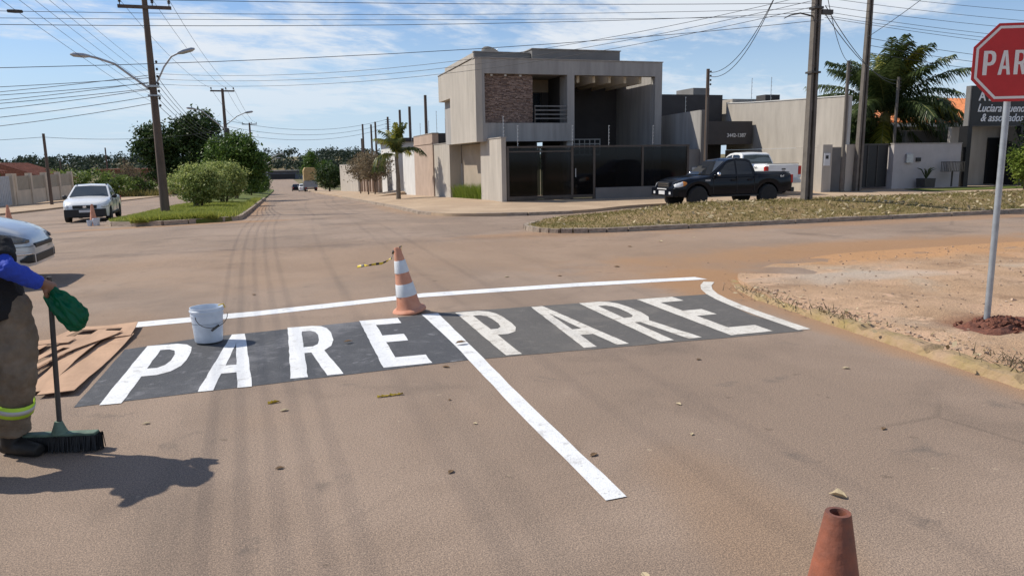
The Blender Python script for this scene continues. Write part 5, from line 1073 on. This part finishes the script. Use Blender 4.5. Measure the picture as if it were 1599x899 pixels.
# dug red soil round the post
M_SOIL = mat('red_brown_soil', (.20, .075, .045), .95, .35, 14, .8, 30, col2=(.10, .04, .028))
so_ = MB(); n = 26; rg = 12
Vv = []; Ff = []
for i in range(rg+1):
    for k in range(n):
        a = 6.2832*k/n; rr = .52*i/rg*(1+.25*math.sin(2*a+1)+.12*math.sin(5*a)); hh = .10*(1-(i/rg)**1.6)*(1+.3*math.sin(3*a+i))+random.uniform(-.012, .012)*(i < rg)
        Vv.append((rr*math.cos(a)*1.25, rr*math.sin(a)*.8, hh-.02*(i == rg)))
for i in range(rg):
    for k in range(n): Ff.append((i*n+k, i*n+(k+1) % n, (i+1)*n+(k+1) % n, (i+1)*n+k))
sm = MB().add(Vv, Ff).build('soil_mound', M_SOIL, None, fix=False); sm.scale = (.8, .75, .75); sm.location = (6.0, 4.80, .06); tag(sm, 'mound of freshly dug red soil around the stop sign post', 'soil')
cd = MB()
for _ in range(260):
    a = random.uniform(0, 6.28); rr = abs(random.gauss(0, .42)); s = random.uniform(.008, .035)*(1.1-min(1, rr))
    c = (rr*math.cos(a)*1.3, rr*math.sin(a)*.8, .11*max(0, 1-(rr/.55)**1.5)+s*.4-.01)
    cd.obox(c, (s*2, s*1.5, s*1.3), random.uniform(0, 3), random.uniform(0, 1), random.uniform(0, 1))
co = cd.build('soil_clods', M_SOIL, sm); co['kind'] = 'stuff'
# rubble, pebbles on the corner pavement
pb = MB()
for _ in range(900):
    if random.random() < .35: x = 5.05+random.gauss(.12, .12); y = random.uniform(2.5, 7.5)
    else: x, y = random.uniform(5.2, 12), random.uniform(4, 9.8)
    if not inpoly(near_poly, x, y) and random.random() < .6: continue
    s = random.uniform(.004, .013)*(1.7 if random.random() < .05 else 1)
    pb.obox((x, y, H(x, y)+(near_dz(x, y) if inpoly(near_poly, x, y) else 0)+s*.3), (s*2, s*1.6, s*1.1), random.uniform(0, 3), random.uniform(-.4, .4), random.uniform(-.4, .4))
o = pb.build('pebbles', mat('pebble', (.36, .26, .19), .95, .4, 3)); tag(o, 'small stones and rubble strewn over the sandy corner', 'pebbles', None, 'stuff')
o = blades('kerb_weeds', 260, lambda: (random.gauss(5.05, .1), random.choice((random.uniform(3.2, 4.2), random.uniform(5.4, 7.4)))), .07, .012, LF_DRY, None, .8, lambda x, y: .06); tag(o, 'dry weeds tufting along the yellowish kerb', 'weeds', None, 'stuff')
lp = np.array([(random.gauss(5.12, .16), random.uniform(3, 7.4), .085) for _ in range(130)]); o = quads('kerb_leaves', leaf_quads(lp, .05, .7, .6, 1.5), LF_LITTER); tag(o, 'dry leaf crumbs gathered along the yellowish kerb', 'leaf litter', None, 'stuff')

# ------------------------------------------------------------------ traffic cones
M_CONE = mat('faded_orange_rubber', (.50, .20, .115), .7, .16, 6, .1, 40, col2=(.60, .29, .19))
M_BAND = mat('dirty_white_band', (.62, .63, .64), .6, .1, 6)
M_CONEOLD = mat('dirty_rust_orange_rubber', (.36, .105, .05), .62, .3, 5, .25, 30, col2=(.10, .055, .045), detail=8)
def cone(name, label, loc, ht, r0, r1, m, bands=True, tilt=(0, 0), base='round', rz=0):
    t = empty(name, loc, rz, label, 'traffic cone'); t.rotation_euler = (tilt[0], tilt[1], rz)
    def rr(z): return r0+(r1-r0)*z/ht
    MB().lathe([(r0*1.32, 0), (r0*1.34, .02), (r0*1.25, .035), (r0*1.05, .045), (rr(.07), .07), (r1, ht-.01), (r1*.93, ht), (r1*.62, ht), (r1*.58, ht-.03), (r1*.8, ht-.2), (.01, ht-.22)], 36).build('body', m, t, smooth=35)
    if bands:
        for a, b in ((.26, .45), (.62, .81)):
            MB().lathe([(rr(a*ht)+.001, a*ht), (rr(a*ht)+.004, a*ht+.003), (rr(b*ht)+.004, b*ht-.003), (rr(b*ht)+.001, b*ht)], 36).build('reflective_band', M_BAND, t, smooth=True)
    return t
cone('traffic_cone', 'leaning orange traffic cone with white bands by the centre line', (1.24, 7.74, .0), .70, .135, .036, M_CONE, True, (R(2), R(-9)))
bpy.data.objects['traffic_cone'].location.z = .012
cone('traffic_cone', 'worn rusty orange cone without bands at the bottom edge', (1.335, 1.463, 0), .68, .145, .034, M_CONEOLD, False)
cone('traffic_cone', 'distant orange cone standing at the left edge', (-10.3, 33.7, H(-10.3, 33.7)), .75, .15, .035, M_CONE, False)
cone('traffic_cone', 'small distant cone standing behind the paint pails by the white pickup', (-6.4, 29.4, H(-6.4, 29.4)), .75, .14, .035, M_CONE, False)
# barrier tape on the cone: knot and a tail in the wind
tp_m = bpy.data.materials.new('yellow_black_tape'); tp_m.use_nodes = True; n_, l_ = tp_m.node_tree.nodes, tp_m.node_tree.links
g_ = n_.new('ShaderNodeNewGeometry'); w_ = n_.new('ShaderNodeTexWave'); w_.inputs['Scale'].default_value = 4.2; r_ = n_.new('ShaderNodeValToRGB'); r_.color_ramp.interpolation = 'CONSTANT'
r_.color_ramp.elements[0].color = (.62, .46, .03, 1); r_.color_ramp.elements[1].color = (.02, .02, .02, 1); r_.color_ramp.elements[1].position = .62
l_.new(g_.outputs['Position'], w_.inputs[0]); l_.new(w_.outputs['Fac'], r_.inputs[0]); l_.new(r_.outputs[0], n_['Principled BSDF'].inputs['Base Color'])
def ribbon(name, pts, w, m, parent=None):
    pts = [Vector(p) for p in pts]; V = []; Fq = []
    for i, p in enumerate(pts):
        tw = i*.9; d = Vector((math.cos(tw)*.3, .2, math.cos(tw))).normalized()*w/2; V += [p-d, p+d]
    for i in range(len(pts)-1): Fq.append((2*i, 2*i+1, 2*i+3, 2*i+2))
    o = MB().add(V, Fq).build(name, m, parent, fix=False, smooth=80); s = o.modifiers.new('t', 'SOLIDIFY'); s.thickness = .0015; return o
tpe = empty('barrier_tape', (1.13, 7.74, .68), 0, 'yellow and black tape knotted round the leaning cone top', 'tape')
ribbon('knot', [(.045*math.cos(a)*(1+.2*math.sin(3*a)), .045*math.sin(a), .015*math.sin(2*a)-.02) for a in np.linspace(0, 12.5, 26)], .03, tp_m, tpe)
ribbon('tail', [(-.03, .03, -.03), (-.05, .05, -.09), (-.09, .07, -.12), (-.15, .1, -.15), (-.21, .12, -.155), (-.27, .14, -.165), (-.33, .17, -.17), (-.40, .2, -.185)], .028, tp_m, tpe)
ribbon('loop', [(.0, -.04, -.0), (.02, -.05, .03), (.05, -.03, .035), (.04, -.02, .0)], .02, tp_m, tpe)

# ------------------------------------------------------------------ paint bucket
M_BUCK = mat('white_pail_plastic', (.58, .63, .70), .45, .12, 5, spec=.4)
def pail(label, loc, sc=1, rz=0, name='bucket'):
    t = empty(name, loc, rz, label, 'bucket'); t.scale = (sc,)*3
    MB().lathe([(.0001, .004), (.118, .004), (.122, .01), (.142, .285), (.150, .287), (.150, .30), (.145, .305), (.145, .325), (.139, .325), (.137, .29), (.118, .02), (.0001, .02)], 36).build('pail', M_BUCK, t, smooth=30)
    MB().lathe([(.137, .245), (.1435, .245), (.1445, .262), (.138, .262)], 36).build('rim_ridge', M_BUCK, t)
    return t
pb1 = pail('white paint bucket standing on the left painted word', (-.71, 7.06, .014), .98, R(20))
MB().tube([(.142*math.cos(a), .142*math.sin(a)-.012 if False else -.150-.02*math.sin((a)), .27-.115*math.sin(a)) for a in np.linspace(0, math.pi, 12)], .0035, 6).build('handle', M_IRON, pb1)
MB().lathe([(.0001, .18), (.138, .18)], 30).build('paint_surface', M_PAINT, pb1)
MB().tube([(.10, -.03, .33), (.15, -.02, .335), (.16, -.03, .30)], .006, 5).build('drip', mat('yellow_paint_drip', (.6, .42, .05), .5), pb1)
MB().obox((.02, -.168, .15), (.09, .012, .018), .4, 0, -.4).build('handle_grip', M_IRON, pb1)
p2_ = pail('far white paint bucket in front of the small white pickup, left of two', (-6.42, 28.9, H(-6.4, 28.9)), .62); p3_ = pail('far white paint bucket beside the median corner, right of two', (-6.20, 28.85, H(-6.1, 28.85)), .8)
for b_ in (p2_, p3_): MB().lathe([(.0001, .29), (.138, .29)], 24).build('lid', M_BUCK, b_)

# ------------------------------------------------------------------ cardboard stencil sheets
M_CARD = mat('brown_cardboard', (.46, .29, .185), .9, .18, 5, .15, 30, stretch=(1, .3, 1))
def sheet(label, loops, z, tilt=(0, 0), wav=.012):
    """stiff card cut to an outline, lying a little warped"""
    o = flat_shape('stencil_sheet', loops, M_CARD, None, .003, .12)
    bm = bmesh.new(); bm.from_mesh(o.data); bmesh.ops.triangulate(bm, faces=bm.faces); bmesh.ops.subdivide_edges(bm, edges=[e for e in bm.edges if e.calc_length() > .25], cuts=1, use_grid_fill=True)
    for v in bm.verts: v.co.z = z+wav*(math.sin(v.co.x*7+v.co.y*2.6+z*300)+1)+tilt[0]*(v.co.x+1.7)+tilt[1]*(v.co.y-6.8)
    bm.to_mesh(o.data); bm.free(); s = o.modifiers.new('t', 'SOLIDIFY'); s.thickness = .005; s.offset = 1
    return tag(o, label, 'stencil')
def para(x0, x1, y0, y1, sh): return [(x0, y0), (x1, y0), (x1+sh, y1), (x0+sh, y1)]
def inv(l): return l
sheet('cardboard stencil nearest the black panel, long plain strip edge', [para(-1.72, -1.49, 5.72, 7.55, .08)], .012)
sheet('cardboard stencil with narrow slots in the middle of the pile', [para(-1.95, -1.70, 5.82, 7.58, .06), para(-1.90, -1.83, 6.1, 6.7, .02), para(-1.83, -1.76, 6.85, 7.4, .02)], .028, (0, .006))
sheet('cardboard stencil crossing the pile diagonally', [[(-2.25, 6.02), (-2.05, 5.95), (-1.52, 7.62), (-1.70, 7.70)], [(-2.07, 6.3), (-2.0, 6.28), (-1.8, 6.95), (-1.86, 6.98)]], .05)
sheet('cardboard stencil with open letter shape at the top of the pile', [[(-2.1, 7.40), (-1.42, 7.46), (-1.45, 8.02), (-1.98, 8.05)], [(-1.98, 7.55), (-1.80, 7.56), (-1.78, 7.86), (-1.93, 7.88)], [(-1.72, 7.58), (-1.56, 7.58), (-1.56, 7.84), (-1.70, 7.86)]], .03)
sheet('cardboard stencil strip farthest left under the broom handle', [para(-2.42, -2.18, 5.95, 7.45, .1), para(-2.36, -2.30, 6.2, 7.1, .05)], .02, (0, .004))
sheet('short cardboard scrap lying over the stencil pile', [[(-2.3, 7.0), (-1.85, 7.1), (-1.83, 7.28), (-2.28, 7.2)]], .075)

# ------------------------------------------------------------------ litter on the road
def leaf_obj(label, x, y, sz, m, rz, group=None, name='dry_leaf', curl=.35):
    pts = [(-.5, 0, 0), (-.25, .22, curl*.25), (.1, .26, curl*.3), (.35, .1, curl*.1), (.5, 0, .02), (.35, -.1, curl*.1), (.1, -.26, curl*.35), (-.25, -.22, curl*.2), (0, 0, 0)]
    o = MB().add([(p[0]*sz, p[1]*sz, p[2]*sz+.004) for p in pts], [(i, (i+1) % 8, 8) for i in range(8)]).build(name, m, None, fix=False)
    s = o.modifiers.new('t', 'SOLIDIFY'); s.thickness = .002
    o.location = (x, y, H(x, y)); o.rotation_euler[2] = rz; return tag(o, label, 'leaf', group)
M_LEAFP = mat('pale_dry_leaf', (.50, .40, .25), .8, .25, 20); M_LEAFB = mat('brown_dry_leaf', (.20, .12, .06), .8, .3, 20)
leaf_obj('pale curled leaf lying behind the rusty cone top', 2.43, 2.67, .085, M_LEAFP, 2.2, curl=1.0)
leaf_obj('pale dry leaf below the left word beside the yellow scrap', -.07, 4.86, .06, M_LEAFP, .3)
leaf_obj('brown leaf on the asphalt right of the centre line end', 1.54, 3.51, .06, M_LEAFB, .5)
leaf_obj('brown leaf lying on the left word near the letter E', 0.49, 6.56, .08, M_LEAFB, .1).location.z = .016
leaf_obj('tan leaf stuck across the white centre line', 1.43, 6.15, .11, M_LEAFB, .1).location.z = .018
for x, y, s in ((1.0, 4.7, .03), (2.4, 4.1, .05), (1.05, 4.2, .035), (.75, 3.55, .05), (1.25, 2.35, .06), (2.9, 9.6, .08), (3.6, 9.4, .07), (-.4, 9.5, .08), (-1.7, 7.9, .07), (-.9, 4.9, .05), (4.7, 9.9, .1), (6.9, 12.6, .12), (7.8, 12.9, .1), (2.2, 3.6, .04), (4.0, 4.4, .06), (3.3, 3.3, .05), (1.15, 5.5, .07), (-.1, 3.9, .05), (6.0, 12.1, .1), (1.75, 2.1, .05), (3.1, 5.0, .05)):
    leaf_obj('tiny dry leaf scattered on the bare asphalt', x, y, s, random.choice((M_LEAFP, M_LEAFB)), random.uniform(0, 6), 'tiny leaves scattered on the asphalt')
M_YEL = mat('yellow_scrap', (.62, .45, .04), .7, .35, 40, col2=(.25, .16, .02))
def scrap(label, x, y, ln, n, seed):
    t = empty('yellow_scrap', (x, y, .002), random.uniform(-.3, .3), label, 'scrap'); rs = random.Random(seed)
    for k in range(n):
        px = (k/(n-1)-.5)*ln*.85
        MB().add([(px-.018, -.008, .003), (px+.014, -.010, .006+rs.random()*.012), (px+.022, .007, .004), (px-.014, .010, .008+rs.random()*.012)], [(0, 1, 2, 3)]).build('fragment', M_YEL, t, fix=False).modifiers.new('t', 'SOLIDIFY').thickness = .003
scrap('crumpled yellow tape scrap lying below the letter E', .63, 4.93, .17, 6, 3); scrap('tiny yellow scrap lying below the letter A', -.14, 5.05, .05, 3, 5)

# ------------------------------------------------------------------ road worker, bent over the broom at the left edge
PX = Matrix.Translation((-1.60, 4.62, 0)) @ Matrix.Rotation(-YAW, 4, 'Z')
person = empty('person', (-1.60, 4.62, 0), -YAW, 'person in black shirt, blue sleeves and khaki trousers bending over a broom', 'person')
def organic(name, parts, m, parent, vox=.012, smooth_it=6, disp=0, dscale=.12):
    mb = MB()
    for p in parts:
        if p[0] == 't': mb.tube(p[1], p[2], 12)
        else: mb.ball(*p[1:], n=16, m=10)
    o = mb.build(name, m, parent)
    r = o.modifiers.new('r', 'REMESH'); r.mode = 'VOXEL'; r.voxel_size = vox; r.use_smooth_shade = True
    s = o.modifiers.new('s', 'SMOOTH'); s.iterations = smooth_it; s.factor = .5
    if disp:
        tx = bpy.data.textures.new(name+'_folds', 'CLOUDS'); tx.noise_scale = dscale; d = o.modifiers.new('d', 'DISPLACE'); d.texture = tx; d.strength = disp; d.mid_level = .5; d.texture_coords = 'LOCAL'
    return o
M_SKIN = mat('brown_skin', (.24, .125, .08), .55, .1, 12)
M_SHIRT = mat('black_shirt_cloth', (.012, .012, .014), .9, .15, 30, .3, 150)
M_PANTS = mat('khaki_work_cloth', (.185, .145, .105), .9, .2, 14, .35, 160)
M_BLUE = mat('blue_sleeve_cloth', (.02, .055, .42), .75, .15, 12, .2, 120)
M_BOOT = mat('black_boot_leather', (.015, .014, .013), .6, .2, 12)
M_LIME = mat('lime_reflective', (.50, .75, .06), .6, .06, 8); M_SILV = mat('silver_reflective', (.5, .5, .5), .4, .05, 8)
hipR, kneeR, ankR = (.12, .02, .84), (.165, -.03, .475), (.055, .02, .095)
hipL, kneeL, ankL = (-.07, -.02, .84), (-.03, -.28, .50), (-.13, -.34, .095)
neck, shR, shL = (-.09, -.05, 1.26), (.125, .0, 1.185), (-.24, -.08, 1.12)
elR, wrR = (.245, -.13, 1.085), (.325, .02, .975)
elL, wrL = (-.37, -.20, .92), (-.17, -.20, .80)
head = (-.22, -.12, 1.33)
limb = []
def hand(c, d, n_, parts, k=1):
    """palm plus four unequal bent fingers and a thumb; d = direction of the fingers, n_ = palm normal"""
    c, d, n_ = Vector(c), Vector(d).normalized(), Vector(n_).normalized(); s = d.cross(n_).normalized()
    parts.append(('t', [c-d*.045, c+d*.03], [.026, .034]))
    for i, ln in enumerate((.068, .078, .072, .055)):
        b = c+d*.035+s*(i-1.5)*.021
        parts.append(('t', [b, b+d*ln*.4+n_*.004, b+d*ln*.62+n_*.03, b+d*ln*.42+n_*.055], [.0105, .010, .0092, .008]))
    b = c-d*.012+s*-.034
    parts.append(('t', [b, b-s*.022+d*.025+n_*.012, b-s*.006+d*.052+n_*.034], [.013, .0115, .009]))
bp_ = [('t', [hipR, kneeR, ankR], [.088, .058, .042]), ('t', [hipL, kneeL, ankL], [.088, .058, .042]), ('b', (.03, 0, .88), .16, .11, .12),
    ('t', [(.03, 0, .86), (.0, 0, 1.0), (-.04, -.03, 1.15), neck], [.135, .13, .135, .06]), ('t', [shR, elR, wrR], [.055, .038, .028]), ('t', [shL, elL, wrL], [.055, .038, .028]), ('t', [shR, (-.05, -.03, 1.17), shL], [.07, .1, .07]),
    ('t', [neck, (-.18, -.1, 1.30)], [.055, .055]), ('b', head, .078, .095, .112), ('b', (head[0], head[1]-.095, head[2]-.02), .018, .025, .02), ('b', (head[0], head[1]-.05, head[2]-.07), .05, .05, .04),
    ('b', (head[0]-.075, head[1], head[2]), .015, .02, .032), ('b', (head[0]+.075, head[1], head[2]), .015, .02, .032)]
hand((.338, .06, .955), (.15, .55, -.35), (-.75, .25, -.3), bp_); hand((-.14, -.2, .775), (.6, 0, -.5), (.2, .9, 0), bp_)
organic('body', bp_, M_SKIN, person, .008, 3)
for s in (-1, 1): MB().ball((head[0]+s*.028, head[1]-.088, head[2]+.005), .011).build('eye', M_IRON, person)
MB().obox((head[0], head[1]-.086, head[2]-.055), (.04, .012, .006)).build('mouth', M_RED, person)
organic('trousers', [('t', [(.03, .0, .93), (.03, 0, .80)], [.155, .165]), ('t', [(.10, .01, .90), hipR, (.155, 0, .66), kneeR, (.10, 0, .29), (.065, .02, .13)], [.11, .122, .118, .102, .092, .088]), ('t', [hipL, kneeL, (ankL[0], ankL[1], .12)], [.12, .10, .085])], M_PANTS, person, .010, 5, .038, .075)
organic('shirt', [('t', [(.045, 0, .78), (.035, 0, .88), (.015, 0, 1.0), (-.02, -.03, 1.13), (-.08, -.05, 1.23)], [.185, .182, .182, .17, .085]), ('t', [(.125, 0, 1.175), (-.05, -.03, 1.16), (-.23, -.08, 1.11)], [.095, .13, .088]), ('t', [shR, tuple((Vector(shR)*.25+Vector(elR)*.75))], [.084, .070]), ('t', [shL, tuple((Vector(shL)*.25+Vector(elL)*.75))], [.084, .070])], M_SHIRT, person, .010, 4, .03, .07)
for a_, b_, c_ in ((shR, elR, wrR), (shL, elL, wrL)):
    organic('sleeve', [('t', [tuple(Vector(a_)*.5+Vector(b_)*.5), b_, c_], [.062, .058, .040])], M_BLUE, person, .007, 3, .016, .035)
for (k_, a_) in ((kneeR, (.075, .01, .19)), (kneeL, (ankL[0]+.02, ankL[1], .19))):
    k_, a_ = Vector(k_), Vector(a_); d = (a_-k_).normalized(); c = k_.lerp(a_, .62); 
    MB().tube([c-d*.036, c+d*.036], [.102, .101], 24, False).build('reflective_band', M_LIME, person, smooth=True).modifiers.new('t', 'SOLIDIFY').thickness = .002
    MB().tube([c-d*.013, c+d*.013], [.1045, .1045], 24, False).build('reflective_stripe', M_SILV, person, smooth=True).modifiers.new('t', 'SOLIDIFY').thickness = .002
for an, dr in ((ankR, (1, -.25)), (ankL, (.6, -.8))):
    dx, dy = Vector(dr).normalized()
    organic('boot', [('t', [(an[0], an[1], .15), (an[0], an[1], .06)], [.058, .058]), ('t', [(an[0]-dx*.06, an[1]-dy*.06, .045), (an[0]+dx*.08, an[1]+dy*.08, .045), (an[0]+dx*.19, an[1]+dy*.19, .036)], [.045, .05, .036])], M_BOOT, person, .009, 3)
organic('cap', [('b', (head[0], head[1]+.01, head[2]+.045), .092, .108, .085), ('t', [(head[0]-.03, head[1]-.08, head[2]+.05), (head[0]-.02, head[1]-.19, head[2]+.03)], [.02, .012]), ('t', [(head[0]+.03, head[1]-.08, head[2]+.05), (head[0]+.02, head[1]-.19, head[2]+.03)], [.02, .012]), ('t', [(head[0], head[1]-.08, head[2]+.055), (head[0], head[1]-.2, head[2]+.035)], [.02, .012])], M_SHIRT, person, .009, 4)
# broom in the hand
br = empty('push_broom', (-1.60, 4.62, 0), -YAW, 'push broom with black bristles, green head and dark handle', 'broom')
MB().tube([(.305, .06, .07), (.318, .075, .5), (.335, .09, 1.0)], .0135, 12).build('handle', M_IRON, br, smooth=True)
hd = MB().obox((.31, .06, .100), (.40, .06, .018), R(4)).build('head', mat('green_broom_plastic', (.10, .15, .11), .7, .35, 14), br, bevel=.006)
MB().lathe([(.045, .10), (.03, .14), (.02, .17)], 12, (.305, .06, .005)).build('socket', MATS['green_broom_plastic'], br, smooth=True)
bs = MB()
for k in range(900):
    u_, v_ = random.uniform(-.225, .225), random.uniform(-.036, .036); ca, sa = math.cos(R(4)), math.sin(R(4)); x, y = .31+u_*ca-v_*sa, .06+u_*sa+v_*ca
    bs.tube([(x, y, .095), (x+random.gauss(0, .008)+.15*(u_)*.1, y+random.gauss(-.008, .012), random.uniform(.002, .012))], [.0028, .002], 3, False)
o = bs.build('bristles', M_BLACKPL, br, fix=False); o['kind'] = 'stuff'
MB().obox((.31, .06, .07), (.41, .064, .044), R(4)).build('bristle_core', M_BLACKPL, br)
# green bag hanging from the hand
gb_m = bpy.data.materials.new('green_mesh_bag'); gb_m.use_nodes = True; nn_, ll_ = gb_m.node_tree.nodes, gb_m.node_tree.links
b_ = nn_['Principled BSDF']; b_.inputs['Base Color'].default_value = (.004, .17, .085, 1); b_.inputs['Roughness'].default_value = .35
t_ = nn_.new('ShaderNodeBsdfTranslucent'); t_.inputs[0].default_value = (.006, .26, .13, 1); m_ = nn_.new('ShaderNodeMixShader'); m_.inputs[0].default_value = .55
ll_.new(b_.outputs[0], m_.inputs[1]); ll_.new(t_.outputs[0], m_.inputs[2]); ll_.new(m_.outputs[0], nn_['Material Output'].inputs[0]); MATS['green_mesh_bag'] = gb_m
bag = empty('green_bag', (-1.60+.175, 4.62-.105, .03), -YAW, 'crumpled green plastic bag blowing from the hand on the broom', 'bag')
path = [(.13, .12, .915), (.150, .12, .885), (.185, .12, .845), (.225, .12, .80), (.265, .12, .755), (.295, .12, .715), (.312, .12, .69)]; wd = [.014, .032, .055, .070, .078, .066, .030]
Vb = []; Fb = []; nb_ = 32
for i, (p, w_) in enumerate(zip(path, wd)):
    d = Vector((.75, 0, -.6)).normalized(); up = Vector((.6, 0, .75)).normalized()
    for k in range(nb_):
        a = 6.2832*k/nb_; j = 1+.20*math.sin(5*a+i*.9)+.16*math.sin(11*a-i*1.2)+random.uniform(-.07, .07)
        Vb.append(Vector(p)+up*math.cos(a)*w_*j*(1.0)+Vector((0, 1, 0))*math.sin(a)*w_*.55*j+d*random.uniform(-.008, .008))
for i in range(len(path)-1):
    for k in range(nb_): Fb.append((i*nb_+k, i*nb_+(k+1) % nb_, (i+1)*nb_+(k+1) % nb_, (i+1)*nb_+k))
Fb += [tuple(range(nb_)), tuple((len(path)-1)*nb_+k for k in range(nb_))]
MB().add(Vb, Fb).build('bag_body', gb_m, bag, smooth=60).modifiers.new('sub', 'SUBSURF').render_levels = 2
tx = bpy.data.textures.new('bag_folds', 'CLOUDS'); tx.noise_scale = .035; d_ = bag.children[0].modifiers.new('d', 'DISPLACE'); d_.texture = tx; d_.strength = .035; d_.texture_coords = 'LOCAL'
MB().tube([(.135, .12, .93), (.125, .105, .86), (.15, .11, .79), (.2, .12, .76)], [.008, .012, .012, .006], 6).build('bag_handle', gb_m, bag, smooth=True)
